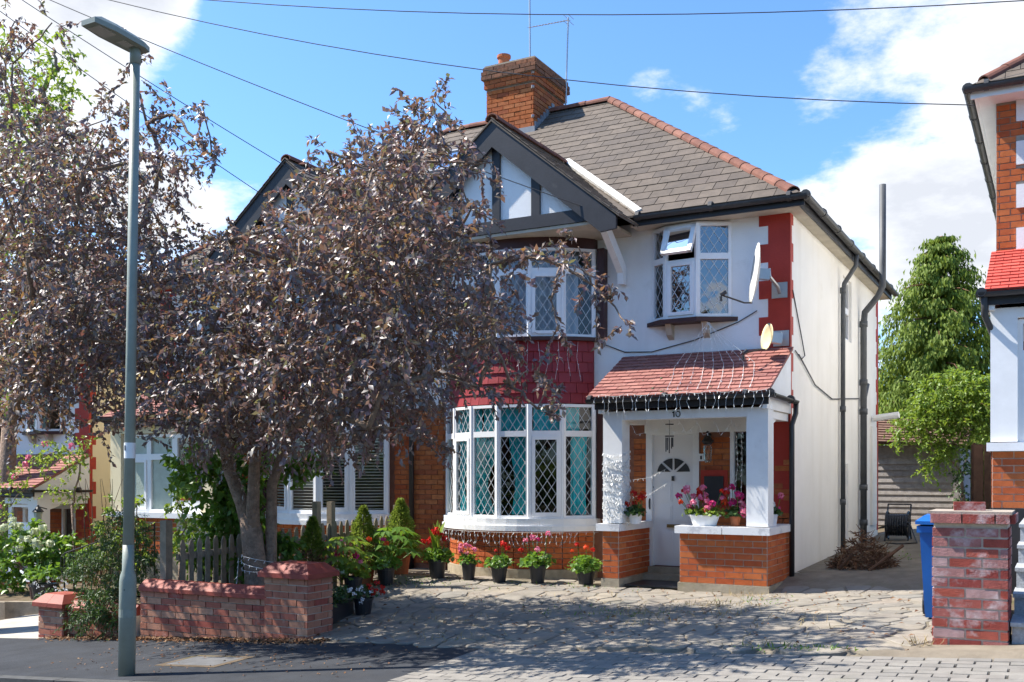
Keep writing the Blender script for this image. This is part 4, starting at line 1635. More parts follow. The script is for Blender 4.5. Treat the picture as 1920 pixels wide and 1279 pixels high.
curtain('pale net curtain across the left half of the upper bow window', arc(.4, 6, 1.36), arc(3, 6, 1.30), 3.4, 4.5, 6, K['net'])
curtain('pale net curtain across the right half of the upper bow window', arc(3, 6, 1.30), arc(5.6, 6, 1.36), 3.4, 4.5, 6, K['net'])
TR[:] = [-1, -17.4, 0.]
for i in range(5):
    p, q = Vector((*arc(i, 5, 1.455), 0)), Vector((*arc(i + 1, 5, 1.455), 0))
    pos = ['next to the brick pier', 'second from the brick pier', 'in the middle light', 'second from the left', 'at the left end'][i]
    pos = ['at the left end', 'second from the left', 'in the middle light', 'second from the brick pier', 'next to the brick pier'][4 - i]
    c = tmap((p + q) / 2 + Vector((0, 0, .86)))
    t = thing('window_blind', 'slatted blind of the attached house bow window, ' + pos, 'blind', c, 'slatted blinds of the attached house')
    u = (q - p).normalized()
    for k in range(31):
        m = MB()
        z = .88 + k * .048
        m.obox((p + q) / 2 + Vector((0, 0, z)), ((q - p).length * .86, .036, .006), u, Vector((u.y, -u.x, .35)))
        m.build('slat', K['blind'], t)
TR[:] = [1, 0., 0.]

# lantern, plaque, doorbell, chime and mat of the porch
t = thing('porch_lantern', 'dark tubular wall lantern on brickwork right of the front door', 'lantern', (-4.08, 12.9, 1.7))
m = MB()
m.tube([(-4.08, 13, 1.95), (-4.08, 12.88, 1.98), (-4.08, 12.88, 1.90)], .02, 8)
m.lathe([(.03, .32), (.085, .24), (.06, .22), (.06, .2)], (-4.08, 12.88, 1.62), 10)
m.build('bracket', K['iron'], t)
m = MB()
m.lathe([(.03, 0), (.055, .03), (.058, .22), (.03, .24)], (-4.08, 12.88, 1.58), 10)
m.build('glass_tube', K['glass'], t)
t = thing('wall_plaque', 'black slate plaque with red surround on the porch brickwork', 'plaque', (-4.02, 12.98, 1.0))
m = MB()
m.box(-4.20, -3.84, 12.965, 12.985, .98, 1.48)
m.build('frame', K['red_paint'], t)
m = MB()
m.box(-4.15, -3.89, 12.945, 12.965, 1.02, 1.40)
m.build('slate', K['black_paint'], t)
t = thing('doorbell', 'white doorbell box at the door frame', 'doorbell', (-4.19, 12.98, 1.66))
m = MB()
m.box(-4.225, -4.16, 12.95, 12.985, 1.60, 1.70)
m.build('box', K['upvc'], t)
m = MB()
m.box(-4.205, -4.18, 12.944, 12.95, 1.625, 1.67)
m.build('button', K['iron'], t)
t = thing('wind_chime', 'small dark wind chime hanging under the porch beam', 'wind chime', (-4.33, 12.1, 2.11))
m = MB()
m.tube([(-4.33, 12.1, 2.11), (-4.33, 12.1, 1.92)], .003, 4)
m.lathe([(.055, 0), (.055, .012)], (-4.33, 12.1, 2.05), 8)
m.lathe([(.06, 0), (.06, .012)], (-4.33, 12.1, 1.90), 8)
for i in range(5):
    a_ = i * 1.256
    m.tube([(-4.33 + .045 * math.cos(a_), 12.1 + .045 * math.sin(a_), 1.89), (-4.33 + .045 * math.cos(a_), 12.1 + .045 * math.sin(a_), 1.77 - .02 * i)], .008, 5)
m.build('chimes', K['iron'], t)
m = MB()
m.box(-4.90, -4.18, 12.0, 12.68, -.003, .014)
tag(m.build('door_mat', K['black_plastic']), 'black mat on the porch floor before the door', 'door mat')

# ------------------------------------------------------------------ front walls
def garden_wall(label, runs, piers, mt, cope, mortar='mortar_light', course=.075, ln=.225, jt=.011):
    x, y, z = runs[0][0] if runs else (*piers[0][0], piers[0][3])
    t = thing('garden_wall', label, 'wall', (x, y, z))
    C, S = [0], MB()
    core = MB()
    for (a, b_, h) in runs:
        ax, ay, az = a
        bx, by, bz = b_
        u = Vector((bx - ax, by - ay, 0))
        L_ = u.length
        u.normalize()
        n = Vector((u.y, -u.x, 0))
        top_ = h
        base = min(az, bz) - .15
        core.obox((Vector((ax, ay, 0)) + Vector((bx, by, 0))) / 2 - n * .11 + Vector((0, 0, (base + top_) / 2)), (L_, .20, top_ - base), u, n)
        brickfield(t, C, S, (ax, ay), u, L_, base + .04, top_, K[mt], course=course, ln=ln)
        k = max(1, round(L_ / cope))
        for i in range(k):
            m = MB()
            p = Vector((ax, ay, top_)) + u * (L_ * i / k + .003)
            e = u * (L_ / k - .006)
            prof = [(.035, 0), (.035, .045), (.0, .075), (-.07, .125), (-.15, .125), (-.22, .075), (-.255, .045), (-.255, 0)]
            m.prism([p + n * o_ + Vector((0, 0, zz_)) for o_, zz_ in prof], e)
            m.build('coping_tile', K['coping'], t)
    for (c, w, d, base, top_, cap) in piers:
        cx, cy = c[0], c[1]
        core.box(cx - w / 2 + .012, cx + w / 2 - .012, cy + .012, cy + d - .012, base - .15, top_)
        for o_, u_, L_ in (((cx - w / 2, cy), (1, 0), w), ((cx + w / 2, cy), (0, 1), d), ((cx - w / 2, cy + d), (0, -1), d)):
            brickfield(t, C, S, o_, u_, L_, base - .1, top_, K[mt], course=course, ln=ln, row0=0 if u_[0] else 1, depth=.02, jt=jt)
        if cap:
            for s in (0, 1):
                m = MB()
                x0, x1 = (cx - w / 2 - .05, cx - .002) if s == 0 else (cx + .002, cx + w / 2 + .05)
                y0, y1 = cy - .05, cy + d + .05
                i0 = .11
                xi0, xi1 = (x0 + i0, x1) if s == 0 else (x0, x1 - i0)
                vs = [(x0, y0, top_), (x1, y0, top_), (x1, y1, top_), (x0, y1, top_), (x0, y0, top_ + .05), (x1, y0, top_ + .05), (x1, y1, top_ + .05), (x0, y1, top_ + .05),
                      (xi0, y0 + i0, top_ + .15), (xi1, y0 + i0, top_ + .15), (xi1, y1 - i0, top_ + .15), (xi0, y1 - i0, top_ + .15)]
                m.add(vs, [(3, 2, 1, 0), (0, 1, 5, 4), (1, 2, 6, 5), (2, 3, 7, 6), (3, 0, 4, 7), (4, 5, 9, 8), (5, 6, 10, 9), (6, 7, 11, 10), (7, 4, 8, 11), (8, 9, 10, 11)])
                m.build('pier_cap', K['coping'], t)
    core.build('mortar', K[mortar], t)
    if S.v:
        S.build('brickwork', K[mt], t, kind='stuff')
    return t


garden_wall('low red brick garden wall with rounded coping and a capped end pier under the plum tree', [((-9.42, 8.22, -.49), (-7.52, 8.28, -.36), .07)],
            [((-7.24, 8.24), .60, .42, -.33, .32, True)], 'brick_garden', .62)
garden_wall('lower brick wall behind the street lamp with a capped stub pier', [((-10.66, 8.18, -.56), (-9.52, 8.22, -.49), -.24)],
            [((-10.86, 8.10), .46, .40, -.60, -.20, True)], 'brick_garden', .5)
t = garden_wall('weathered dark brick gate pier in the right foreground', [], [((-.60, 8.38), .535, .50, .11, 1.045, False)], 'brick_pier', .5, 'mortar_light', .0775, .235, .015)
m = MB()
brickfield(t, [0], MB(), (-.88, 8.36), (1, 0), .56, 1.045, 1.125, K['brick_pier'], course=.08, depth=.05)
brickfield(t, [0], MB(), (-.32, 8.36), (0, 1), .54, 1.045, 1.125, K['brick_pier'], course=.08, depth=.05)
m.box(-.865, -.335, 8.375, 8.885, 1.045, 1.118)
m.prism([(-.89, 8.352, 1.118), (-.31, 8.352, 1.118), (-.31, 8.91, 1.118), (-.89, 8.91, 1.118)], (0, 0, .022))
m.build('capping', K['mortar'], t)
m = MB()
m.obox((-.62, 8.62, 1.14 + .033), (.225, .105, .066), (1, .12))
tag(m.build('loose_brick', K['brick_pier']), 'single loose red brick lying on top of the right pier', 'brick')

# concrete steps up to the right house
for gname in ('entrance_steps',):
    t = thing(gname, 'grey granite steps behind the right brick pier', 'steps', (.3, 8.45, .14))
    for i, (z, y) in enumerate(((.31, 8.44), (.48, 8.88), (.65, 9.32), (.81, 9.78), (.97, 10.25))):
        m = MB()
        m.box(-.315, 1.3, y, y + .5 if i < 4 else 11.85, z - .35, z - .03)
        m.box(-.325, 1.3, y - .03, y + .5 if i < 4 else 11.85, z - .03, z)
        m.build('step', K['steel_step'], t)

# ------------------------------------------------------------------ picket fence along the boundary
t = thing('picket_fence', 'weathered wooden picket fence between the two front gardens', 'fence', (-9.2, 8.42, -.3))
fa, fb = Vector((-9.16, 8.55, 0)), Vector((-8.80, 12.45, 0))
fu = (fb - fa).normalized()
fn = Vector((fu.y, -fu.x, 0))
FL = (fb - fa).length
ftop = lambda q: .64 + .17 * q
pk = MB()
pk.v = [(-.5, -.5, 0), (.5, -.5, 0), (.5, .5, 0), (-.5, .5, 0), (-.5, -.5, .93), (.5, -.5, .93), (.5, .5, .93), (-.5, .5, .93), (-.18, -.5, 1), (.18, -.5, 1), (.18, .5, 1), (-.18, .5, 1)]
pk.f = [(0, 1, 5, 4), (1, 2, 6, 5), (2, 3, 7, 6), (3, 0, 4, 7), (4, 5, 9, 8), (5, 6, 10, 9), (6, 7, 11, 10), (7, 4, 8, 11), (8, 9, 10, 11), (3, 2, 1, 0)]
pkm = shared_mesh('picket', lambda: pk, K['wood_grey'])
npk = 32
for i in range(npk):
    q = (i + .5) / npk
    p = fa + fu * (FL * q)
    o = inst('picket', pkm, (p.x, p.y, ftop(q) - .92), fu, (.068, .02, .92 + R.uniform(-.015, .015)), t)
    o.rotation_euler.z += R.uniform(-.06, .06)
m = MB()
for dz_ in (-.20, -.66):
    m.beam(fa + fn * -.03 + Vector((0, 0, ftop(0) + dz_)), fb + fn * -.03 + Vector((0, 0, ftop(1) + dz_)), .035, .075)
build_each(m, 'rail', K['wood_grey'], t)
for (x, y, zt, w) in ((-9.22, 8.42, .87, .10), (-8.98, 10.85, 1.04, .085), (-8.93, 11.1, 1.03, .085), (-8.80, 12.5, .95, .08)):
    m = MB()
    m.box(x - w / 2, x + w / 2, y - w / 2, y + w / 2, -.6, zt)
    m.prism([(x - w / 2, y - w / 2, zt), (x + w / 2, y - w / 2, zt), (x + w / 2, y + w / 2, zt), (x - w / 2, y + w / 2, zt)], (0, 0, .012))
    m.build('post', K['wood_grey'], t)

# ------------------------------------------------------------------ street lamp, pole and wires
lz = gz(-7.4, 6.3)
t = thing('street_lamp', 'tall grey green street lamp post with a flat lantern at the pavement edge', 'street lamp', (-7.4, 6.30, lz))
lean = Vector((.020, .0, 1)).normalized()
B0 = Vector((-7.4, 6.30, lz - .02))
m = MB()
m.lathe([(.074, 0), (.074, .88), (.066, .93), (.052, .97), (.050, 1.2)], B0, 20)
m.v = [tuple(Vector(v) + Vector((.02 * (v[2] - B0.z), 0, 0))) for v in m.v]
m.build('base_sleeve', K['lamp_grey'], t, True)
m = MB()
m.tube([B0 + lean * .55, B0 + lean * .62], .0755, 20)
m.build('collar', K['lamp_grey'], t)
m = MB()
m.tube([B0 + lean * 1.0, B0 + lean * 3.0, B0 + lean * 5.62], [.0495, .045, .041], 16)
m.build('post', K['lamp_grey'], t, True)
m = MB()
T = B0 + lean * 5.62
m.tube([T + Vector((0, 0, -.10)), T + Vector((0, 0, .06))], .048, 14)
m.build('spigot', K['lamp_grey'], t, True)
m = MB()
hx, hy, hz_ = T.x, T.y, T.z + .04
outl = [(-.07, .10), (.07, .10), (.105, .02), (.115, -.30), (.085, -.50), (-.085, -.50), (-.115, -.30), (-.105, .02)]
hl = [Vector((hx + a_, hy + b_, hz_ - .06 * b_ - .005)) for a_, b_ in outl]
k = len(outl)
hu_ = [v + Vector((0, 0, .045)) for v in hl]
hc = [Vector((hx + a_ * .6, hy - .18 + (b_ + .18) * .7, hz_ - .06 * b_ + .085)) for a_, b_ in outl]
m.add(hl + hu_ + hc, [tuple(range(k))[::-1]] + [(i, (i + 1) % k, k + (i + 1) % k, k + i) for i in range(k)] +
      [(k + i, k + (i + 1) % k, 2 * k + (i + 1) % k, 2 * k + i) for i in range(k)] + [tuple(range(2 * k, 3 * k))])
m.build('lantern', K['lamp_grey'], t)
m = MB()
for a_, b_, c_, d_ in ((-.07, .07, -.45, -.27), (-.045, .045, -.17, -.06)):
    m.prism([(hx + x, hy + y, hz_ - .06 * y - .012) for x, y in ((a_, c_), (b_, c_), (b_, d_), (a_, d_))], (0, 0, .006))
build_each(m, 'lens', K['lens'], t)
m = MB()
c = B0 + lean * 2.05
m.tube([c + Vector((0, 0, -.07)), c + Vector((0, 0, .07))], .0495, 16)
m.build('number_label', K['upvc'], t)
m = MB()
m.box(c.x - .012, c.x + .004, c.y - .0505, c.y - .046, c.z + .0, c.z + .045)
m.build('label_mark', K['iron'], t)
m = MB()
m.lathe([(.008, -.004), (.008, .004)], (B0.x + .045, B0.y - .062, B0.z + .8), 8)
m.build('lock', K['iron'], t)

pz = gz(-13.9, 9.5)
PT = Vector((-13.98, 9.42, 8.8))
t = thing('telegraph_pole', 'dark wooden telegraph pole at the left edge behind the purple leaves', 'pole', (-13.98, 9.42, pz))
m = MB()
m.tube([(-13.98, 9.42, pz - .2), (-13.98, 9.42, 9.0)], [.12, .09], 12)
m.build('pole', K['twig'], t)
m = MB()
m.tube([PT + Vector((-.5, 0, -.1)), PT + Vector((.5, 0, -.1))], .05, 6)
for x in (-.4, -.15, .15, .4):
    m.tube([PT + Vector((x, 0, -.1)), PT + Vector((x, 0, .08))], .025, 6)
m.build('crossarm', K['iron'], t)


def wire(label, p, q, sag):
    p, q = Vector(p), Vector(q)
    m = MB()
    m.tube([p + (q - p) * (i / 16) - Vector((0, 0, sag * 4 * (i / 16) * (1 - i / 16))) for i in range(17)], .0065, 5)
    tag(m.build('overhead_wire', K['dark_cable']), label, 'wire', 'wires from the telegraph pole')


wire('overhead wire running from the pole to the eaves of the right brick house', PT + Vector((.4, 0, 0)), (-.86, 12.72, 5.68), .42)
wire('overhead wire running from the pole to the gable of the white house', PT + Vector((.15, 0, 0)), (-5.35, 12.05, 4.88), .10)
wire('upper of two overhead wires to the attached house gable', PT + Vector((-.15, 0, .1)), (-10.45, 12.0, 6.15), .04)
wire('lower of two overhead wires to the attached house gable', PT + Vector((-.4, 0, -.1)), (-10.9, 12.0, 5.75), .04)
wire('highest overhead wire crossing the whole sky above the chimney', (-14.044, 9.542, 8.903), (.581, 12.846, 6.685), .38)

# ------------------------------------------------------------------ trees and plants
MAIN_BLOBS = [(-5.04,7.56,4.62,0.2),(-5.69,8.68,5.07,0.24),(-5.27,8.07,5.02,0.09),(-5.09,7.46,4.27,0.29),(-5.42,8.01,4.43,0.32),(-6.04,8.83,4.79,0.36),(-5.2,7.01,4.01,0.33),(-6.09,8.23,4.46,0.39),(-6.8,9.26,4.87,0.45),(-5.8,7.31,4.14,0.15),(-6.9,8.75,4.66,0.2),(-6.05,7.23,3.84,0.25),(-7.42,8.86,4.36,0.33),(-5.19,6.78,3.46,0.34),(-6.05,7.85,3.85,0.4),(-7.22,9.36,4.34,0.49),(-4.83,6.98,3.59,0.34),(-5.49,7.97,3.96,0.4),(-6.42,9.24,4.28,0.47),(-4.68,7.55,4.09,0.12),(-5.62,8.96,4.64,0.15),(-4.79,8.14,4.34,0.09),(-4.66,8.18,4.35,0.09),(-5.89,6.86,3.25,0.38),(-7.03,8.17,3.57,0.47),(-7.93,9.19,3.93,0.53),(-5.44,7.03,3.08,0.42),(-6.14,7.98,3.3,0.49),(-7.09,9.22,3.6,0.58),(-4.75,6.87,3.06,0.4),(-5.58,8.14,3.37,0.48),(-6.43,9.19,3.62,0.56),(-4.34,6.97,3.26,0.22),(-5.06,8.08,3.56,0.26),(-5.82,9.3,3.86,0.31),(-4.6,7.68,3.79,0.1),(-5.5,9.17,4.23,0.13),(-4.3,7.5,3.23,0.17),(-5.1,8.84,3.53,0.21),(-4.02,7.64,3.29,0.11),(-4.82,9.1,3.65,0.15),(-3.7,7.56,3.19,0.09),(-4.2,8.69,3.43,0.11),(-3.49,7.81,3.04,0.09),(-3.86,8.63,3.21,0.11),(-3.53,8.42,2.94,0.09),(-3.82,8.26,3.48,0.09),(-4.1,8.27,3.02,0.09),(-3.97,8.15,2.76,0.09),(-3.38,8.31,2.75,0.09),(-6.68,7.29,3.75,0.19),(-8.02,8.94,4.27,0.25),(-7.13,7.29,3.7,0.17),(-8.61,8.83,4.12,0.22),(-6.83,7.09,3.32,0.36),(-7.85,8.17,3.59,0.43),(-8.57,9.05,3.75,0.48),(-6.93,6.92,2.73,0.41),(-7.86,7.79,2.95,0.47),(-9.39,9.33,3.25,0.57),(-6.27,6.96,2.57,0.44),(-7.39,8.07,2.74,0.53),(-8.4,9.19,3.02,0.61),(-5.72,7.0,2.49,0.43),(-6.57,8.02,2.66,0.5),(-7.94,9.65,2.97,0.62),(-4.95,6.76,2.49,0.4),(-5.81,7.83,2.65,0.47),(-7.11,9.56,2.9,0.59),(-4.7,7.07,2.64,0.36),(-5.5,8.42,2.83,0.44),(-6.16,9.39,3.03,0.5),(-4.25,7.02,2.73,0.22),(-4.8,8.14,2.93,0.26),(-5.64,9.46,3.18,0.31),(-4.3,7.57,2.62,0.19),(-5.14,9.03,2.89,0.24),(-4.04,7.69,2.37,0.11),(-4.59,8.72,2.44,0.14),(-4.1,8.22,2.29,0.09),(-4.17,8.14,2.02,0.09),(-4.06,8.25,2.04,0.09),(-7.69,7.18,2.42,0.33),(-8.71,8.01,2.55,0.38),(-9.67,8.97,2.69,0.43),(-8.34,7.54,2.8,0.3),(-9.82,8.94,3.05,0.37),(-7.02,7.12,2.17,0.37),(-7.97,8.1,2.25,0.43),(-8.98,9.01,2.35,0.49),(-6.3,7.09,2.1,0.35),(-7.47,8.41,2.18,0.43),(-8.17,9.16,2.25,0.47),(-5.68,7.0,2.0,0.33),(-6.55,8.14,2.13,0.4),(-7.14,8.9,2.21,0.44),(-5.03,6.96,2.17,0.27),(-6.01,8.28,2.31,0.34),(-6.62,9.16,2.35,0.38),(-4.72,7.23,2.26,0.23),(-5.65,8.82,2.48,0.3),(-4.31,7.31,2.17,0.13),(-5.3,9.02,2.33,0.17),(-4.62,8.46,2.27,0.09),(-4.92,7.28,1.81,0.12),(-5.9,8.75,1.85,0.16),(-5.2,6.97,1.82,0.14),(-6.69,9.09,2.0,0.2),(-6.61,8.42,1.73,0.09),(-7.82,7.41,2.04,0.23),(-9.12,8.6,2.12,0.28),(-8.93,8.1,2.07,0.12),(-7.35,7.53,1.79,0.2),(-8.74,8.92,1.82,0.25),(-6.64,7.53,1.84,0.14),(-7.79,8.82,1.92,0.18),(-9.42,7.96,2.21,0.15),(-5.28,8.14,1.71,0.09),(-6.55,8.07,4.72,0.09),(-4.97,8.14,4.65,0.09)]
LEFT_BLOBS = [(-11.52,8.08,7.1,0.17),(-10.43,7.29,6.08,0.21),(-12.53,8.61,7.08,0.26),(-10.47,7.31,5.56,0.27),(-12.69,8.85,6.49,0.34),(-9.59,6.96,4.91,0.3),(-12.3,8.9,5.85,0.41),(-9.57,7.36,5.22,0.26),(-11.25,8.65,5.8,0.31),(-8.79,7.24,5.1,0.19),(-10.72,8.81,5.97,0.24),(-9.14,8.06,5.43,0.13),(-8.63,7.99,5.41,0.12),(-8.04,7.84,5.34,0.09),(-7.91,7.22,4.64,0.19),(-9.53,8.63,5.33,0.24),(-8.51,7.26,4.66,0.24),(-10.41,8.85,5.43,0.31),(-8.04,7.97,4.86,0.09),(-7.9,7.95,4.78,0.09),(-8.9,7.01,4.56,0.35),(-10.15,7.94,4.93,0.41),(-11.19,8.84,5.31,0.46),(-9.71,6.91,4.38,0.36),(-11.55,8.2,4.92,0.44),(-12.98,9.26,5.34,0.51),(-8.18,7.3,4.36,0.24),(-9.69,8.69,4.91,0.29),(-9.07,7.07,4.02,0.41),(-10.3,8.13,4.37,0.48),(-11.85,9.24,4.78,0.56),(-9.29,6.67,3.68,0.4),(-11.03,7.9,4.01,0.49),(-12.62,9.01,4.41,0.56),(-8.26,7.22,3.87,0.29),(-10.07,8.73,4.33,0.37),(-8.19,7.52,3.76,0.21),(-9.15,8.34,3.98,0.25),(-9.69,7.02,3.18,0.42),(-10.94,7.92,3.46,0.49),(-12.72,9.16,3.76,0.57),(-8.77,7.0,3.32,0.4),(-10.07,8.07,3.58,0.47),(-11.16,8.85,3.83,0.53),(-8.2,7.28,3.2,0.35),(-9.3,8.12,3.42,0.4),(-10.27,8.96,3.7,0.44),(-9.87,7.02,2.74,0.34),(-11.27,8.01,2.81,0.4),(-12.66,9.01,3.02,0.45),(-9.1,7.07,2.85,0.36),(-10.24,8.03,3.06,0.41),(-11.35,8.75,3.08,0.46),(-8.68,7.34,2.8,0.3),(-10.15,8.48,2.98,0.36),(-9.97,7.39,2.44,0.23),(-11.39,8.54,2.54,0.28),(-10.7,7.55,2.32,0.22),(-12.69,8.82,2.54,0.27),(-9.27,7.59,2.45,0.17),(-10.22,8.28,2.52,0.19),(-9.99,8.05,2.06,0.14),(-8.54,7.34,2.22,0.16),(-10.08,8.65,2.42,0.2),(-9.16,7.84,1.9,0.1),(-11.33,7.91,2.07,0.1),(-9.19,7.91,5.89,0.09),(-9.43,8.09,6.26,0.09),(-10.04,7.51,6.55,0.09),(-10.6,8.01,2.09,0.09),(-10.8,7.18,5.03,0.3),(-13.2,8.8,5.75,0.38),(-10.43,6.96,3.62,0.29),(-13.16,8.66,4.12,0.38)]


def unit(v):
    return v / np.maximum(1e-9, np.linalg.norm(v, axis=-1, keepdims=True))


def leaf_object(name, mt, parent, pos, dirs, nrm, L, Wd, kind=None, curl=.15, fold=.25):
    """leaves as small folded blades: five points and four faces each"""
    n = len(pos)
    pos, dirs = np.asarray(pos, float), unit(np.asarray(dirs, float))
    nrm = np.asarray(nrm, float)
    nrm = unit(nrm - dirs * (nrm * dirs).sum(1, keepdims=True))
    side = np.cross(dirs, nrm)
    L = np.asarray(L).reshape(-1, 1) * np.ones((n, 1))
    Wd = np.asarray(Wd).reshape(-1, 1) * np.ones((n, 1))
    base = pos
    mid = pos + dirs * L * .5
    tip = pos + dirs * L - nrm * L * curl
    lf = mid + side * Wd * .5 + nrm * Wd * fold
    rt = mid - side * Wd * .5 + nrm * Wd * fold
    V = np.stack([base, lf, tip, rt, mid], 1).reshape(-1, 3)
    o0 = np.array(org(parent)) if parent else np.zeros(3)
    V = V - o0
    idx = (np.arange(n) * 5)[:, None]
    F = np.stack([np.concatenate([idx, idx + 4, idx + 1], 1), np.concatenate([idx + 1, idx + 4, idx + 2], 1),
                  np.concatenate([idx + 4, idx, idx + 3], 1), np.concatenate([idx + 4, idx + 3, idx + 2], 1)], 1).reshape(-1, 3)
    me = bpy.data.meshes.new(name)
    me.vertices.add(len(V))
    me.vertices.foreach_set('co', V.astype(np.float32).ravel())
    me.loops.add(F.size)
    me.loops.foreach_set('vertex_index', F.astype(np.int32).ravel())
    me.polygons.add(len(F))
    me.polygons.foreach_set('loop_start', np.arange(0, F.size, 3, dtype=np.int32))
    me.polygons.foreach_set('loop_total', np.full(len(F), 3, dtype=np.int32))
    me.materials.append(mt)
    me.update(calc_edges=True)
    o = bpy.data.objects.new(name, me)
    link(o, parent)
    if kind:
        o['kind'] = kind
    return o


def sprays(blobs, per_m2, n_leaf, length, droop=.35, spread=.55, up=.1, centre=None):
    """leafy shoots filling ball-shaped clumps; returns leaf bases, directions, normals and the shoots themselves"""
    P, D, N, S = [], [], [], []
    for (x, y, z, r) in blobs:
        k = max(2, int(per_m2 * r * r * (1.0 if r > .2 else 1.5)))
        c = np.array([x, y, z])
        v = unit(RNG.normal(size=(k, 3)))
        rad = r * (RNG.random((k, 1)) ** .5)
        st = c + v * rad * .8
        ax = unit(v * (.5 + spread) + RNG.normal(size=(k, 3)) * .6 + np.array([0, 0, up]))
        ln = length * (.6 + .7 * RNG.random((k, 1))) * min(1, .45 + r)
        for i in range(k):
            t = np.linspace(.05, 1, n_leaf)[:, None]
            pts = st[i] + ax[i] * ln[i] * t + np.array([0, 0, -1]) * droop * ln[i] * t * t
            S.append((st[i], pts[n_leaf // 2], pts[-1]))
            if centre is None:
                d = ax[i] * .45 + RNG.normal(size=(n_leaf, 3)) * .62 + np.array([0, 0, -.42])
                nn = RNG.normal(size=(n_leaf, 3)) * .55 + np.array([0, 0, .9]) + ax[i] * .2
            else:           # leaves hang along the shoot with their faces turned outwards
                ov = unit(st[i] - np.array(centre)) * .4
                d = ax[i] * .55 + RNG.normal(size=(n_leaf, 3)) * .52 + np.array([0, 0, -.4])
                nn = RNG.normal(size=(n_leaf, 3)) * .55 + np.array([0, 0, .6]) + ov + ax[i] * .25
            P.append(pts)
            D.append(d)
            N.append(nn)
    return np.concatenate(P), np.concatenate(D), np.concatenate(N), S


def limbs(mb, fork, blobs, r0, r_tip=.010, wig=.12, n=6):
    """branches: every clump hangs on the nearest branch point nearer the fork"""
    F = Vector(fork)
    nodes = [(F, None, 0)]
    par, kids = [None], [0]
    order = sorted(blobs, key=lambda b_: (Vector(b_[:3]) - F).length)
    for b_ in order:
        p = Vector(b_[:3])
        best, bi = 1e9, 0
        for i, (q, _, _) in enumerate(nodes):
            d = (p - q).length + .25 * (q - F).length * (0 if i == 0 else 1) * .6
            if (q - F).length < (p - F).length and d < best:
                best, bi = d, i
        nodes.append((p, bi, 0))
        par.append(bi)
        kids.append(0)
    for i in range(len(nodes) - 1, 0, -1):
        kids[par[i]] += kids[i] + 1
    tot = max(1, kids[0])
    rad = [max(r_tip, r0 * math.sqrt((k + .6) / tot)) for k in kids]
    for i in range(1, len(nodes)):
        a_, b_ = nodes[par[i]][0], nodes[i][0]
        L_ = (b_ - a_).length
        pts, rs = [], []
        ra = min(rad[par[i]], rad[i] * 1.35)
        for k in range(n):
            t_ = k / (n - 1)
            w = math.sin(t_ * math.pi) * wig * L_
            pts.append(a_.lerp(b_, t_) + Vector((R.uniform(-w, w), R.uniform(-w, w), R.uniform(-w, w) * .6 + w * .35)))
            rs.append(ra + (rad[i] - ra) * t_)
        mb.tube(pts, rs, 7)


def twigs(S, mb, r=.004, frac=1.0):
    for a_, b_, c_ in S:
        if R.random() < frac:
            mb.tube([a_, b_, c_], [r, r * .8, r * .4], 3)


# --- the purple plum in the front garden
gb0 = -.33
t = thing('plum_tree', 'purple-leaved plum tree with a forked trunk behind the front garden wall', 'tree', (-8.5, 9.2, gb0))
m = MB()
m.tube([(-8.50, 9.22, -.45), (-8.52, 9.2, -.1), (-8.56, 9.2, .35), (-8.62, 9.2, .72), (-8.68, 9.2, .95)], [.19, .15, .135, .13, .11], 12)
m.tube([(-8.62, 9.2, .70), (-8.76, 9.18, 1.08), (-8.93, 9.15, 1.45), (-9.05, 9.1, 2.0), (-9.25, 9.0, 2.8)], [.115, .085, .075, .06, .04], 10)
m.tube([(-8.62, 9.2, .62), (-8.58, 9.18, 1.05), (-8.50, 9.12, 1.5), (-8.42, 9.1, 1.9), (-8.35, 9.05, 2.3), (-8.2, 9.0, 3.0)], [.11, .08, .07, .065, .055, .04], 10)
m.tube([(-8.50, 9.34, -.3), (-8.46, 9.36, .3), (-8.45, 9.36, .8), (-8.44, 9.36, 1.3), (-8.2, 9.35, 1.8), (-7.7, 9.3, 2.4), (-7.2, 9.2, 3.0)], [.10, .075, .07, .065, .055, .045, .03], 9)
m.build('trunk', K['bark'], t, True)
mb = MB()
limbs(mb, (-8.35, 9.05, 2.3), MAIN_BLOBS, .075, .006, .05)
mb.build('limbs', K['bark'], t, True)
P_, D_, N_, S_ = sprays(MAIN_BLOBS, 195, 21, .50, .38, centre=(-8.6, 9.4, 3.0))
tw = MB()
twigs(S_, tw, .004, .8)
tw.build('twigs', K['twig'], t, kind='stuff')
n = len(P_)
print('plum leaves', n)
leaf_object('crown', K['purple_leaf'], t, P_, D_, N_, RNG.uniform(.045, .092, n), RNG.uniform(.026, .048, n), None, .1, .16)

t = thing('copper_tree', 'large purple-leaved tree reaching in from the left edge around the street lamp', 'tree', (-12.6, 8.4, -.75))
m = MB()
m.tube([(-12.9, 8.3, -1.0), (-12.85, 8.3, .6), (-12.7, 8.35, 2.2), (-12.5, 8.4, 3.4)], [.26, .22, .19, .15], 10)
m.build('trunk', K['bark'], t, True)
mb = MB()
limbs(mb, (-12.5, 8.4, 3.2), LEFT_BLOBS, .08, .006, .05)
mb.build('limbs', K['bark'], t, True)
P_, D_, N_, S_ = sprays([(x, y, z, r + .05) for x, y, z, r in LEFT_BLOBS], 165, 20, .52, .38, centre=(-11.5, 9.0, 3.4))
tw = MB()
twigs(S_, tw, .004, .8)
tw.build('twigs', K['twig'], t, kind='stuff')
n = len(P_)
print('left leaves', n)
leaf_object('crown', K['purple_leaf'], t, P_, D_, N_, RNG.uniform(.045, .092, n), RNG.uniform(.026, .048, n), None, .1, .16)


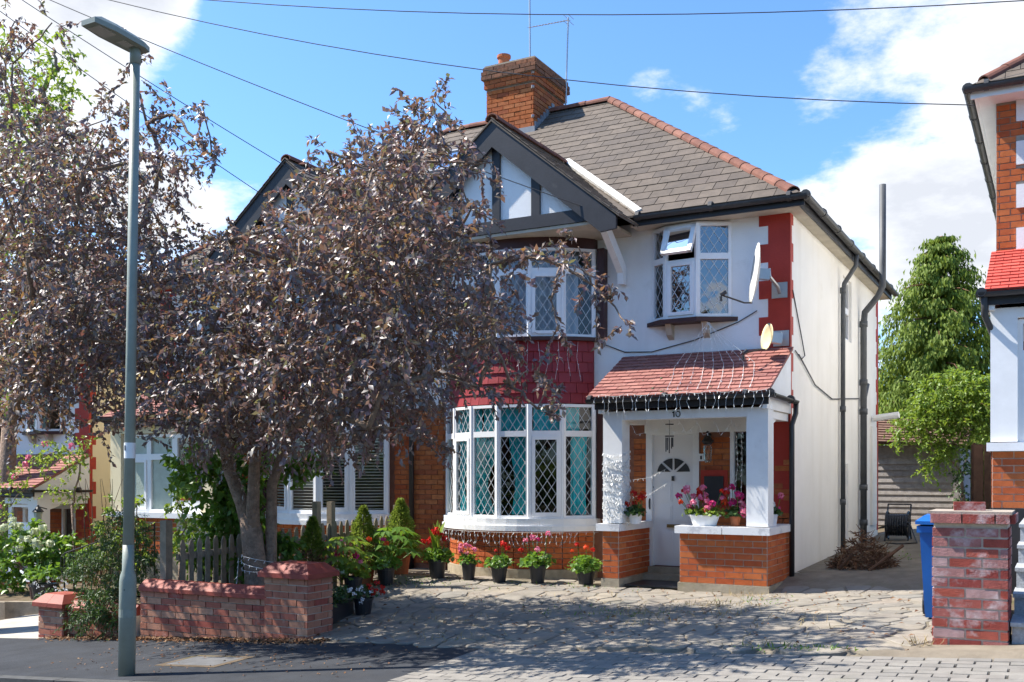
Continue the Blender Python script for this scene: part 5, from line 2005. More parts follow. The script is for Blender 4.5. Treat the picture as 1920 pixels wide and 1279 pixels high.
def tree(name, label, cat, base, fork, blobs, leaf, per, nl, length, ls, ws, trunk_r=.18, droop=.3, bark='bark', grp=None, tw=True):
    t = thing(name, label, cat, base, grp)
    m = MB()
    b0, f0 = Vector(base), Vector(fork)
    m.tube([b0 - Vector((0, 0, .15)), b0.lerp(f0, .5) + Vector((.03, 0, 0)), f0], [trunk_r, trunk_r * .8, trunk_r * .6], 9)
    limbs(m, fork, blobs, trunk_r * .55, .008)
    m.build('trunk', K[bark], t, True)
    P_, D_, N_, S_ = sprays(blobs, per, nl, length, droop)
    if tw:
        q = MB()
        twigs(S_, q, .003, .5)
        q.build('twigs', K['twig'], t, kind='stuff')
    n = len(P_)
    leaf_object('foliage', K[leaf], t, P_, D_, N_, RNG.uniform(ls * .7, ls * 1.25, n), RNG.uniform(ws * .7, ws * 1.25, n))
    return t


tree('green_tree', 'yellow-green tree rising behind the purple crown at top left', 'tree', (-17.6, 12, -1.3), (-17.2, 12, 3.0),
     [(-16.01, 12, 9.15, .43), (-16.3, 12, 8.43, .54), (-15.86, 12, 8.74, .39), (-16.61, 12, 6.92, .59), (-16.91, 12, 5.48, .59), (-17.06, 12, 4.3, .5), (-17.22, 12, 3.31, .4), (-15.57, 12, 8.11, .29),
      (-16.9, 12.4, 7.7, .7), (-17.4, 12.4, 9.0, .8), (-17.8, 12.2, 7.6, .8), (-17.9, 12.2, 6.0, .8), (-16.4, 12.3, 7.6, .5)], 'lime_leaf', 70, 11, .5, .12, .065, .2)
tree('lilac_bush', 'bright green leafy bush growing around the plum trunk', 'bush', (-9.35, 9.55, -.4), (-9.4, 9.55, .2),
     [(-9.55, 9.5, 1.49, .41), (-10.08, 9.5, 1.49, .24), (-9.37, 9.6, 1.01, .34), (-9.55, 9.5, .6, .34), (-9.19, 9.6, .34, .27), (-9.74, 9.5, .32, .21), (-8.39, 9.8, 1.52, .18), (-8.14, 9.8, 1.61, .13),
      (-9.1, 9.7, 1.5, .3), (-9.2, 9.7, .8, .3), (-9.0, 9.7, .2, .25), (-8.7, 9.8, .5, .2)], 'green_leaf', 420, 9, .28, .11, .08, .05)
tree('low_shrub', 'dark fine-leaved shrub spilling over the low wall behind the lamp post', 'shrub', (-10.2, 8.62, -.5), (-10.2, 8.6, -.15),
     [(-10.1, 8.5, .64, .36), (-10.44, 8.45, .16, .33), (-9.87, 8.5, .06, .32), (-10.63, 8.3, -.31, .19), (-9.73, 8.5, .45, .19), (-10.15, 8.15, -.22, .26), (-10.83, 8.5, .28, .17), (-10.0, 8.1, -.15, .2),
      (-9.75, 8.1, -.2, .15)], 'dark_leaf', 1100, 16, .26, .05, .015, .04, .2)
tree('rose_bush', 'climbing rose with pink blooms over the far left porch roof', 'climbing plant', (-14.7, 11.45, -.8), (-14.8, 11.45, .9),
     [(-16.5, 11.5, 1.32, .29), (-15.91, 11.5, 1.61, .28), (-15.41, 11.5, 1.79, .28), (-14.93, 11.5, 1.83, .26), (-14.65, 11.5, 1.6, .18), (-16.5, 11.5, .85, .21), (-15.2, 11.5, 1.14, .18), (-14.52, 11.5, 1.87, .16),
      (-14.79, 11.5, .96, .14)], 'lime_leaf', 260, 7, .3, .07, .045, .03)
ROSE = [o for o in SC.objects if o.name == 'rose_bush'][0]


def flower_head(parent, c, r, mt, n=26, flat=.8, ls=None, name='flower'):
    v = unit(RNG.normal(size=(n, 3)))
    v[:, 2] = np.abs(v[:, 2]) * 1.1 - .35
    v = unit(v)
    p = np.array(c) + v * r * .55 * np.array([1, 1, flat])
    d = unit(np.cross(v, RNG.normal(size=(n, 3))))
    ls = ls or r * .75
    return leaf_object(name, mt, parent, p, d, v, RNG.uniform(.8, 1.2, n) * ls, RNG.uniform(.7, 1.0, n) * ls, None, .1, .08)


for c in ((-15.72, 11.3, 1.72), (-15.82, 11.3, 1.60), (-16.1, 11.3, 1.38), (-16.55, 11.3, .85), (-15.3, 11.3, 1.95), (-14.6, 11.3, 1.9)):
    flower_head(ROSE, c, .075, K['flower_pink'])
m = MB()
for i in range(9):
    x = -14.5 + i * .07
    pts = [Vector((x, 11.5, -.75))]
    for k in range(5):
        pts.append(pts[-1] + Vector((R.uniform(-.10, .14), R.uniform(-.08, .08), .42)))
    m.tube(pts, [.016, .014, .012, .009, .006, .003], 5)
m.build('bare_stems', K['twig'], ROSE)

tree('hydrangea', 'pale cream hydrangea bush behind the sleeper edging at lower left', 'bush', (-14.6, 10.6, -.65), (-14.6, 10.6, -.3),
     [(-15.35, 10.6, .27, .35), (-14.8, 10.6, .38, .3), (-14.4, 10.6, .3, .3), (-14.94, 10.6, -.07, .35), (-14.34, 10.6, -.04, .3), (-14.01, 10.6, .23, .26), (-13.76, 10.6, -.01, .25), (-15.35, 10.6, -.26, .27),
      (-14.6, 10.8, .1, .35), (-13.5, 10.7, .1, .22)], 'green_leaf', 260, 8, .25, .12, .08, .04)
HYD = [o for o in SC.objects if o.name == 'hydrangea'][0]
for i in range(20):
    x, z = R.choice([(-15.3, .45), (-14.8, .58), (-14.4, .5), (-14.95, .2), (-15.3, -.05), (-14.1, .4), (-15.1, .5), (-14.6, .35)])
    flower_head(HYD, (x + R.uniform(-.22, .22), 10.36 + R.uniform(-.1, .1), z + R.uniform(-.12, .1)), .085, K['flower_cream'], 30)


def conifer(label, base, h, r, name='conifer', cat='tree', mt='conifer', n=9000, ls=.22, drop=.8, gap=.3):
    t = thing(name, label, cat, base)
    m = MB()
    B = Vector(base)
    m.tube([B - Vector((0, 0, .2)), B + Vector((0, 0, h * .95))], [r * .09, .02], 8)
    P, D, N = [], [], []
    nb = int(26 + h * 9)
    for i in range(nb):
        q = (i + .5) / nb
        zz_ = h * (.06 + .93 * q)
        ang = i * 2.399
        rr = r * (1 - q ** 1.7) ** .75 * RNG.uniform(1 - gap, 1.12) * (1 + .16 * math.sin(ang * 2 + q * 9)) + .12
        c, s_ = math.cos(ang), math.sin(ang)
        pts = [B + Vector((c * rr * f, s_ * rr * f, zz_ + rr * (.28 * f - .42 * f * f))) for f in (0, .35, .7, 1)]
        m.tube(pts, [.035, .025, .016, .006], 4)
        k = int(n / nb * (.35 + 1.1 * (1 - q)))
        f = RNG.random(k) ** .55
        pp = np.array([[c * rr * a_ + RNG.normal() * .10 * r * .6, s_ * rr * a_ + RNG.normal() * .10 * r * .6, zz_ + rr * (.28 * a_ - .42 * a_ * a_) - RNG.random() * drop * .5 * rr * .6] for a_ in f]) + np.array(B)
        P.append(pp)
        D.append(np.array([c * .45, s_ * .45, -drop]) + RNG.normal(size=(k, 3)) * .35)
        N.append(np.array([c, s_, .5]) + RNG.normal(size=(k, 3)) * .5)
    m.build('trunk', K['twig'], t)
    P, D, N = np.concatenate(P), np.concatenate(D), np.concatenate(N)
    k = len(P)
    leaf_object('foliage', K[mt], t, P, D, N, RNG.uniform(.6, 1.3, k) * ls, RNG.uniform(.3, .5, k) * ls)
    return t


conifer('tall weeping green conifer behind the shed', (-3.0, 31.0, .6), 7.7, 2.6, 'weeping_conifer', n=60000, ls=.17, drop=1.3, gap=.5)
tree('garden_bush', 'sprawling yellow-green bush hanging over the silvery shed', 'bush', (-1.7, 22.2, .4), (-1.75, 22.0, 1.5),
     [(-2.12, 21.7, 2.96, .5), (-2.52, 21.7, 2.5, .4), (-1.73, 21.7, 2.58, .48), (-1.44, 21.7, 2.94, .42), (-2.82, 21.7, 2.34, .2), (-2.32, 21.7, 1.53, .17), (-2.12, 21.7, 2.11, .34), (-1.33, 21.7, 2.47, .36), (-1.83, 21.9, 3.22, .3),
      (-1.35, 21.9, 3.2, .3), (-2.02, 21.7, 1.9, .2), (-1.63, 21.6, 2.79, .4), (-2.3, 21.6, 2.7, .35), (-1.1, 21.8, 2.8, .35)], 'lime_leaf', 420, 10, .42, .10, .05, .05)
tree('garden_ivy', 'small dark green climber at the gap between shed and brown fence', 'plant', (-1.72, 21.6, .4), (-1.7, 21.5, .8), [(-1.7, 21.5, 1.0, .2), (-1.66, 21.5, 1.4, .2), (-1.7, 21.45, .75, .16), (-1.6, 21.5, 1.75, .18)], 'dark_leaf', 220, 7, .2, .08, .05, .02)
tree('laurel_bush', 'bright green bush between the fence post and the attached house wall', 'bush', (-11.2, 10.4, -.3), (-11.1, 10.4, .2),
     [(-11.19, 10.4, 1.05, .16), (-10.98, 10.4, .66, .2), (-11.2, 10.5, .4, .25), (-10.7, 10.5, .3, .22), (-10.4, 10.4, .6, .15)], 'lime_leaf', 330, 8, .22, .09, .055, .03)
tree('mixed_shrub', 'bright green shrub in the bed behind the iron handrail', 'shrub', (-12.6, 10.7, -.4), (-12.6, 10.6, -.1),
     [(-12.65, 10.6, .95, .16), (-12.24, 10.6, 1.0, .14), (-12.89, 10.6, .55, .24), (-12.3, 10.6, .6, .2), (-12.6, 10.5, .25, .28), (-13.1, 10.6, .2, .22), (-12.1, 10.5, .2, .22)], 'lime_leaf', 300, 8, .22, .085, .05, .03)
for i, (x, y, h) in enumerate(((-6.5, 42, 5.5), (-2.2, 46, 6.0), (1.5, 40, 5))):
    lb = ['distant tree just right of the house rear corner', 'distant tree hidden mostly behind the conifer', 'distant tree behind the right brick house'][i]
    if i == 0:
        tree('distant_tree', lb, 'tree', (x, y, .8), (x, y, 2.5), [(x + R.uniform(-1, 1), y + R.uniform(-1, 1), 2.5 + R.uniform(0, 3.2), 1.0) for k in range(9)], 'dark_leaf', 22, 9, .9, .28, .16, .2)

# ------------------------------------------------------------------ potted plants
def pot_mesh(t, c, r, h, mt, rim=True, sx=1., sy=1., name='pot'):
    m = MB()
    m.lathe([(r * .72, 0), (r * .93, h * .86), (r * 1.03, h * .87), (r * 1.04, h), (r * .93, h), (r * .88, h * .9), (.01, h * .88)], c, 18, 0, sx, sy)
    return m.build(name, K[mt], t, False)


def leafy_mound(t, c, r, h, mt, n, ls, ws=None, name='foliage'):
    v = unit(RNG.normal(size=(n, 3)))
    v[:, 2] = np.abs(v[:, 2]) * 1.0 - .25
    q = RNG.random((n, 1)) ** .4
    p = np.array(c) + v * q * np.array([r, r, h])
    d = unit(v + RNG.normal(size=(n, 3)) * .6)
    nr = v * .5 + np.array([0, 0, .8]) + RNG.normal(size=(n, 3)) * .4
    return leaf_object(name, K[mt], t, p - d * ls * .5, d, nr, RNG.uniform(.7, 1.2, n) * ls, RNG.uniform(.75, 1.1, n) * (ws or ls), None, .12, .12)


def geranium(label, c, pr, ph, pmt, fr, fh, flowers, leaf='green_leaf', sx=1., sy=1., nleaf=170, ls=.075, grp='potted geraniums in front of the house', name='potted_geranium', cat='potted plant'):
    t = thing(name, label, cat, c, grp)
    pot_mesh(t, c, pr, ph, pmt, True, sx, sy)
    cc = (c[0], c[1], c[2] + ph + fh * .15)
    if sx != 1:
        for k in (-1, 0, 1):
            leafy_mound(t, (cc[0] + k * pr * sx * .55, cc[1], cc[2]), fr * .75, fh * .8, leaf, nleaf // 3, ls)
    else:
        leafy_mound(t, cc, fr, fh, leaf, nleaf, ls)
    st = MB()
    for (dx, dy, dz_, r_, col) in flowers:
        p = (c[0] + dx, c[1] + dy, c[2] + ph + dz_)
        flower_head(t, p, r_, K['flower_' + col])
        st.tube([(c[0] + dx * .5, c[1] + dy * .5, c[2] + ph), p], .004, 4)
    st.build('stems', K['green_leaf'], t)
    return t


def fl(n, rx_, rz0, rz1, cols, r=.05, ry_=.12):
    return [(R.uniform(-rx_, rx_), R.uniform(-ry_, ry_ * .5), R.uniform(rz0, rz1), r * R.uniform(.8, 1.2), R.choice(cols)) for _ in range(n)]


G0 = lambda x, y: (x, y, gz(x, y) + .015)
geranium('pot of deep red flowers with tall canna leaves left of the bow window', G0(-7.66, 11.86), .135, .25, 'black_plastic', .26, .22, fl(9, .26, .24, .46, ['red'], .055), nleaf=200)
CANNA = [o for o in SC.objects if o.get('label', '').startswith('pot of deep red')][0]
P_ = np.array([[-7.62, 11.84, .35]] * 7) + RNG.normal(size=(7, 3)) * .04
leaf_object('tall_leaf', K['lime_leaf'], CANNA, P_, np.array([[R.uniform(-.35, .35), R.uniform(-.3, .3), 1] for _ in range(7)]), RNG.normal(size=(7, 3)) + np.array([0, -1, 0]), .42, .13)
geranium('small pot of pale pink flowers below the bow window', G0(-7.12, 11.82), .105, .23, 'black_plastic', .17, .14, fl(8, .13, .13, .25, ['pink'], .042), nleaf=130, ls=.06)
geranium('empty-rimmed black pot with a red geranium leaning right', G0(-6.63, 11.80), .12, .22, 'black_plastic', .22, .16, [(.10, -.05, .28, .055, 'red'), (.16, -.05, .24, .05, 'red'), (.05, 0, .30, .045, 'red'), (-.02, -.05, .2, .03, 'red')], nleaf=150)
geranium('pot of tall pink geraniums right of the middle of the bow window', G0(-6.10, 11.90), .12, .23, 'black_plastic', .25, .2, [(-.05, -.05, .37, .055, 'pink'), (.18, -.05, .43, .045, 'pink'), (-.18, 0, .33, .045, 'pink'), (.05, -.1, .22, .05, 'pink'),
         (-.2, -.1, .2, .045, 'red'), (.0, 0, .34, .04, 'magenta')], nleaf=190)
geranium('pot of leafy green geranium beside the left porch pier', G0(-5.45, 12.02), .13, .18, 'black_plastic', .27, .23, [(-.08, -.1, .34, .04, 'red'), (.05, -.1, .31, .045, 'orange'), (.12, -.05, .28, .04, 'red'), (-.2, 0, .25, .03, 'orange')], nleaf=230)
geranium('grey pot with orange and magenta geraniums near the fence', G0(-8.08, 11.22), .13, .24, 'black_plastic', .25, .18, [(-.22, -.08, .38, .05, 'orange'), (.02, -.08, .38, .045, 'magenta'), (.08, -.1, .33, .05, 'orange')], nleaf=190)
geranium('pot of pink flowers half hidden behind the capped wall pier', G0(-8.12, 10.55), .13, .24, 'black_plastic', .26, .26, [(-.1, -.1, .45, .05, 'pink'), (-.18, -.1, .3, .055, 'magenta'), (.12, -.1, .28, .055, 'magenta'), (.16, -.05, .2, .04, 'pink'),
         (-.1, -.2, .08, .05, 'cream'), (0, -.2, .06, .05, 'cream')], nleaf=170, leaf='lime_leaf')
# on the porch slabs
SZ = .791
geranium('small white pot of red geraniums on the left porch slab', (-4.77, 12.05, SZ), .095, .13, 'white_pot', .15, .13, fl(8, .12, .10, .26, ['red', 'red', 'orange'], .05, .08), 'dark_leaf', nleaf=70, grp='white pots on the porch slabs')
geranium('oblong white trough of pink geraniums on the porch slab', (-3.84, 12.0, SZ), .13, .135, 'white_pot', .22, .13, fl(26, .33, .05, .32, ['pink', 'pink', 'pink', 'orange', 'magenta'], .052, .12) +
         fl(8, .28, .14, .34, ['red', 'pink'], .05, .1), 'lime_leaf', 1.55, .9, 200, .055, grp='white pots on the porch slabs')
geranium('terracotta pot of magenta geraniums just left of the porch column', (-3.47, 12.05, SZ), .07, .12, 'terracotta', .14, .14, fl(13, .15, .0, .36, ['magenta', 'pink', 'magenta', 'red'], .058, .1), 'dark_leaf', nleaf=60, grp='white pots on the porch slabs')
geranium('white pot of magenta flowers at the outer end of the porch slab', (-3.13, 12.45, SZ), .08, .14, 'white_pot', .13, .13, fl(10, .13, .06, .27, ['magenta', 'red', 'pink', 'white'], .05, .1), 'dark_leaf', nleaf=70, grp='white pots on the porch slabs')

# trough by the wall pier
c = (-7.35, 9.15, gz(-7.35, 9.15) + .005)
t = thing('planter_trough', 'black planter trough of white and red flowers beside the capped wall pier', 'planter', c)
m = MB()
u_ = Vector((-.25, 1, 0)).normalized()
m.obox((-7.35, 9.15, c[2] + .10), (.70, .24, .20), u_)
m.build('trough', K['black_plastic'], t)
for k in range(4):
    q = Vector((-7.35, 9.15, c[2] + .24)) + u_ * (-.36 + k * .24)
    leafy_mound(t, q, .2, .18, 'dark_leaf', 90, .07, .04)
for i in range(9):
    flower_head(t, (-7.12 + R.uniform(-.06, .12), 9.28 + R.uniform(-.15, .2), c[2] + R.uniform(.2, .38)), .035, K['flower_white'], 10)
for i in range(8):
    flower_head(t, (-7.06 + R.uniform(-.08, .1), 9.62 + R.uniform(-.12, .15), c[2] + R.uniform(.2, .42)), .045, K['flower_red'], 14)
c2 = (-7.18, 9.52, gz(-7.18, 9.52) + .005)
t = thing('flower_pot', 'small black pot touching the end of the planter trough', 'pot', c2)
pot_mesh(t, c2, .12, .2, 'black_plastic')
leafy_mound(t, (c2[0], c2[1], c2[2] + .24), .17, .15, 'dark_leaf', 90, .06)


def spruce(label, c, h, r, pr, ph, dead=0.):
    t = thing('dwarf_spruce', label, 'potted conifer', c, 'dwarf spruces in pots by the fence')
    pot_mesh(t, c, pr, ph, 'terracotta')
    n = 3600
    q = RNG.random(n) ** 1.25
    a_ = RNG.random(n) * 6.283
    rr = r * (1 - q) ** .8 * (RNG.random(n) ** .35) * (.88 + .18 * np.sin(a_ * 3 + q * 22))
    p = np.stack([c[0] + rr * np.cos(a_), c[1] + rr * np.sin(a_), c[2] + ph * .9 + q * h], 1)
    d = np.stack([np.cos(a_), np.sin(a_), np.full(n, .6)], 1) + RNG.normal(size=(n, 3)) * .4
    dead_m = (q < dead) & (RNG.random(n) < .8)
    leaf_object('foliage', K['conifer'], t, p[~dead_m], d[~dead_m], RNG.normal(size=(int((~dead_m).sum()), 3)), .055, .02)
    if dead_m.any():
        leaf_object('dead_foliage', K['dry'], t, p[dead_m], d[dead_m], RNG.normal(size=(int(dead_m.sum()), 3)), .045, .014)
    m = MB()
    m.tube([(c[0], c[1], c[2] + ph * .8), (c[0], c[1], c[2] + ph + h * .9)], [.018, .004], 6)
    m.build('trunk', K['twig'], t)


spruce('dwarf spruce nearest the house corner, in a tall terracotta pot', G0(-8.38, 12.0), .80, .34, .15, .30)
spruce('dwarf spruce with a browned skirt in the middle of the fence', G0(-8.48, 11.25), .82, .32, .17, .26, .45)
spruce('dwarf spruce half hidden above the capped wall pier', G0(-8.55, 10.25), .85, .30, .15, .22, .5)


def fatsia(label, c, h, r, mt, n=16):
    t = thing('fatsia_plant', label, 'plant', c, 'fatsia plants by the fence')
    m = MB()
    for i in range(n):
        a_ = i * 2.4
        q = (i + .5) / n
        rr = r * (.35 + .65 * math.sqrt(q))
        zz_ = h * (1.05 - .55 * q)
        tip = Vector((c[0] + rr * math.cos(a_), c[1] + rr * math.sin(a_), c[2] + zz_))
        m.tube([(c[0], c[1], c[2] + zz_ * .4), tip], [.008, .005], 4)
        # one palmate leaf: seven pointed fingers
        k = 7
        out = Vector((math.cos(a_), math.sin(a_), -.25))
        dirs, nr = [], []
        for j in range(k):
            b_ = (j - 3) * .52
            dirs.append((out.x * math.cos(b_) - out.y * math.sin(b_), out.x * math.sin(b_) + out.y * math.cos(b_), -.22 - .05 * abs(j - 3)))
            nr.append((out.x * .3, out.y * .3, 1))
        leaf_object('leaf', K[mt], t, [tuple(tip)] * k, dirs, nr, [.27 - .025 * abs(j - 3) for j in range(k)], .078, None, .12, .12)
    m.build('stem', K['green_leaf'], t)


fatsia('yellow-green fatsia behind the capped wall pier', G0(-8.3, 10.55), .75, .30, 'lime_leaf')
fatsia('darker glossy fatsia between two dwarf spruces', G0(-8.25, 11.55), .72, .33, 'green_leaf', 18)

# ------------------------------------------------------------------ right side: bin, pile, shed, fence
bx, by, bz = -.87, 10.02, gz(-1.0, 10.02)
t = thing('wheelie_bin', 'blue wheeled rubbish bin half behind the right brick pier', 'bin', (bx, by, bz))
m = MB()
lo = [(bx - .20, by - .22), (bx + .20, by - .22), (bx + .20, by + .22), (bx - .20, by + .22)]
hi = [(bx - .245, by - .28), (bx + .245, by - .28), (bx + .245, by + .28), (bx - .245, by + .28)]
vs = [(x, y, bz + .03) for x, y in lo] + [(x, y, bz + .86) for x, y in hi]
m.add(vs, [(3, 2, 1, 0), (0, 1, 5, 4), (1, 2, 6, 5), (2, 3, 7, 6), (3, 0, 4, 7), (4, 5, 6, 7)])
for s in (-.09, .09):
    m.beam((bx + s, by - .222, bz + .05), (bx + s * 1.1, by - .278, bz + .80), .03, .03, (0, 1, 0))
    m.beam((bx - .202, by + s, bz + .05), (bx - .246, by + s * 1.1, bz + .80), .03, .03, (1, 0, 0))
m.box(bx - .265, bx + .265, by - .30, by + .30, bz + .80, bz + .86)
m.build('body', K['bin'], t)
m = MB()
vs = [(bx - .275, by - .32, bz + .875), (bx + .275, by - .32, bz + .875), (bx + .275, by + .29, bz + .875), (bx - .275, by + .29, bz + .875),
      (bx - .275, by - .32, bz + .905), (bx + .275, by - .32, bz + .905), (bx + .275, by + .29, bz + .905), (bx - .275, by + .29, bz + .905),
      (bx - .21, by - .22, bz + .955), (bx + .21, by - .22, bz + .955), (bx + .21, by + .24, bz + .965), (bx - .21, by + .24, bz + .965)]
m.add(vs, [(3, 2, 1, 0), (0, 1, 5, 4), (1, 2, 6, 5), (2, 3, 7, 6), (3, 0, 4, 7), (4, 5, 9, 8), (5, 6, 10, 9), (6, 7, 11, 10), (7, 4, 8, 11), (8, 9, 10, 11)])
m.build('lid', K['bin'], t)
m = MB()
m.tube([(bx - .24, by + .34, bz + .93), (bx + .24, by + .34, bz + .93)], .018, 8)
for s in (-.2, .2):
    m.beam((bx + s, by + .28, bz + .90), (bx + s, by + .35, bz + .935), .03, .03)
m.build('handle', K['bin'], t)
for s in (-1, 1):
    m = MB()
    m.tube([(bx + s * .215, by + .22, bz + .10), (bx + s * .265, by + .22, bz + .10)], .10, 16)
    m.build('wheel', K['black_plastic'], t)

t = thing('brush_pile', 'heap of dry brown cuttings against the white side wall', 'brush pile', (-2.25, 13.75, gz(-2.25, 13.75)))
m = MB()
for i in range(520):
    a_ = R.uniform(0, 6.283)
    rr = math.sqrt(R.random())
    x, y = -2.28 + rr * .40 * math.cos(a_), 13.85 + rr * .42 * math.sin(a_)
    z = gz(x, y) + R.random() * (.50 * (1 - rr ** 1.5)) + .02
    d = Vector((R.uniform(-1, 1), R.uniform(-1, 1), R.uniform(-.5, .6))).normalized() * R.uniform(.07, .20)
    p = Vector((x, y, z))
    m.tube([p, p + d * .5 + Vector((R.uniform(-.02, .02), 0, R.uniform(-.02, .02))), p + d], [.007, .006, .002], 4)
for p, q in (((-2.12, 13.3, .2), (-1.75, 13.6, .52)), ((-2.5, 13.4, .2), (-2.3, 13.3, .42))):
    m.tube([p, q], .02, 6)
m.build('twigs', K['twig'], t)
n = 900
rr = np.sqrt(RNG.random(n))
a_ = RNG.random(n) * 6.283
p = np.stack([-2.28 + rr * .42 * np.cos(a_), 13.85 + rr * .52 * np.sin(a_), .22 + RNG.random(n) * .48 * (1 - rr ** 1.6)], 1)
leaf_object('dead_leaves', K['dry'], t, p, RNG.normal(size=(n, 3)), RNG.normal(size=(n, 3)), .07, .02)

hz = gz(-2.55, 18.5)
t = thing('hose_reel', 'black garden hose reel near the rear of the side drive', 'hose reel', (-2.45, 18.4, hz))
m = MB()
for s in (-.17, .17):
    m.tube([(-2.45 + s, 18.4 + .23 * math.cos(q), hz + .27 + .23 * math.sin(q)) for q in np.linspace(0, 6.283, 21)], .016, 6)
    for q in range(3):
        a_ = q * 1.047
        m.tube([(-2.45 + s, 18.4 + .23 * math.cos(a_), hz + .27 + .23 * math.sin(a_)), (-2.45 + s, 18.4 - .23 * math.cos(a_), hz + .27 - .23 * math.sin(a_))], .012, 5)
    m.tube([(-2.45 + s * 1.1, 18.2, hz), (-2.45 + s * 1.1, 18.4, hz + .27), (-2.45 + s * 1.1, 18.66, hz)], .014, 6)
    m.tube([(-2.45 + s * 1.1, 18.4, hz + .27), (-2.45 + s * 1.1, 18.62, hz + .62)], .014, 6)
m.tube([(-2.64, 18.62, hz + .62), (-2.26, 18.62, hz + .62)], .014, 6)
m.build('frame', K['black_plastic'], t)
m = MB()
for i in range(8):
    m.tube([(-2.59 + i * .04, 18.4 + .17 * math.cos(q), hz + .27 + .17 * math.sin(q)) for q in np.linspace(0, 6.283, 19)], .022, 6)
m.tube([(-2.3, 18.25, hz + .35), (-2.2, 18.0, hz + .3), (-2.05, 17.6, hz + .02), (-2.3, 17.2, hz + .02), (-2.5, 17.4, hz + .02)], .012, 6)
m.build('hose', K['black_plastic'], t)

t = thing('garden_shed', 'silvery boarded shed with a tiled roof closing the side drive', 'shed', (-2.7, 23.0, .35))
for i in range(13):
    m = MB()
    z = .33 + i * .132
    xa, xb = -3.62, -1.96
    m.add([(xa, 23.0, z), (xb, 23.0, z), (xb, 23.04, z + .138), (xa, 23.04, z + .138), (xa, 22.988, z), (xb, 22.988, z), (xb, 23.008, z + .138), (xa, 23.008, z + .138)],
          [(4, 5, 6, 7), (0, 1, 5, 4), (3, 7, 6, 2), (1, 2, 6, 5), (0, 4, 7, 3)])
    m.build('board', K['board'], t)
m = MB()
m.box(-1.96, -1.83, 22.95, 23.06, .3, 2.06)
m.build('post', K['board'], t)
m = MB()
m.box(-3.62, -1.85, 23.05, 26, .3, 2.0)
m.build('shed_wall', K['board'], t)
m = MB()
m.prism([(-3.8, 22.8, 2.10), (-1.7, 22.8, 2.0), (-1.7, 25.0, 2.62), (-3.8, 25.0, 2.73)], (0, 0, .03))
rf = m.build('roof', K['shed_tile'], t)
tiled(rf, 'roof_tile', (-3.8, 22.78, 2.13), (1, 0, -.05), (0, 1, .285), 2.1, 2.2, .26, .22, .03, K['shed_tile'], [0], 300, jit=.006)

t = thing('board_fence', 'dark brown vertical board fence beside the right house', 'fence', (-1.15, 18.6, .4))
for i in range(12):
    m = MB()
    y = 17.6 + i * .16
    m.box(-1.24 - .012 * (i % 2), -1.20 - .012 * (i % 2), y, y + .15, .35, 1.92 + R.uniform(-.03, .03))
    m.build('board', K['fence_brown'], t)
for i in range(5):
    m = MB()
    x = -1.20 + i * .15
    m.box(x, x + .14, 17.55 - .012 * (i % 2), 17.58 - .012 * (i % 2), .35, 1.92 + R.uniform(-.03, .03))
    m.build('board', K['fence_brown'], t)

# right house downpipe
RH = HOUSES[3]
m = MB()
m.tube([(-.70, 11.72, 3.32), (-.70, 11.8, 3.12), (-.62, 11.98, 2.9), (-.62, 12.0, 1.0)], .035, 10)
m.build('downpipe', K['gutter'], RH, True)

# sleepers and pots at lower left
for i, (p, q, w, lb) in enumerate((((-15.6, 9.72, -.66), (-14.05, 9.76, -.62), .20, 'timber sleeper edging the hydrangea bed at the far left'), ((-13.98, 9.7, -.60), (-12.9, 9.9, -.56), .20, 'sunlit timber sleeper below the black pot'))):
    m = MB()
    m.beam((p[0], p[1], p[2] - .08), (q[0], q[1], q[2] - .08), .12, w + .16)
    tag(m.build('timber_sleeper', K['wood_grey']), lb, 'sleeper')
m = MB()
for j in range(2):
    y = 9.9
    m.v += [(-16.2, y + j * 1.9, -.62 + .1 * j), (-12.6, y + j * 1.9, -.52 + .16 * j)]
m.f, m.mi = [(0, 1, 3, 2)], [0]
m.build('flower_bed', K['soil'], None, False, 'structure')
for (x, y, r_, h_, lb, mt) in ((-13.75, 10.15, .20, .30, 'black nursery pot standing on the sleeper bed', 'black_plastic'), (-14.12, 10.32, .15, .26, 'brown nursery pot left of the black one', 'brown_paint')):
    c = (x, y, -.56)
    t = thing('plant_pot', lb, 'potted plant', c)
    pot_mesh(t, c, r_, h_, mt)
    leafy_mound(t, (x, y, -.56 + h_ + .12), .26, .24, 'green_leaf', 70, .12, .06)
t = thing('lavender_bush', 'silvery blue-flowered low plant at the foot of the iron handrail', 'plant', (-12.6, 9.6, -.5))
leafy_mound(t, (-12.75, 9.6, -.38), .35, .22, 'dark_leaf', 200, .07, .02)
for i in range(26):
    flower_head(t, (-12.7 + R.uniform(-.4, .5), 9.5 + R.uniform(-.1, .2), -.28 + R.uniform(-.1, .22)), .03, K['flower_white'], 7)
t = thing('handrail', 'black iron handrail with balusters rising between the left shrubs', 'handrail', (-13.3, 10.2, -.6))
A, B = Vector((-13.35, 10.2, .22)), Vector((-12.3, 11.0, .68))
m = MB()
for o_ in (0, -.10):
    m.tube([A + Vector((0, 0, o_)), B + Vector((0, 0, o_))], .014, 6)
m.tube([A, A + Vector((-.07, 0, -.06)), A + Vector((-.09, 0, -.2)), A + Vector((-.03, 0, -.36)), A + Vector((0, 0, -.42))], .010, 6)
m.build('rail', K['iron'], t)
for i in range(11):
    p = A.lerp(B, i / 10)
    m = MB()
    m.tube([p, (p.x, p.y, p.z - .82)], .014 if i in (0, 10) else .008, 6)
    m.build('baluster', K['iron'], t)
t = thing('coach_lantern', 'black coach lantern on the far left porch corner', 'lantern', (-15.95, 11.84, .55))
m = MB()
m.lathe([(.02, 0), (.07, .02), (.05, .04)], (-16.05, 11.72, .55), 8)
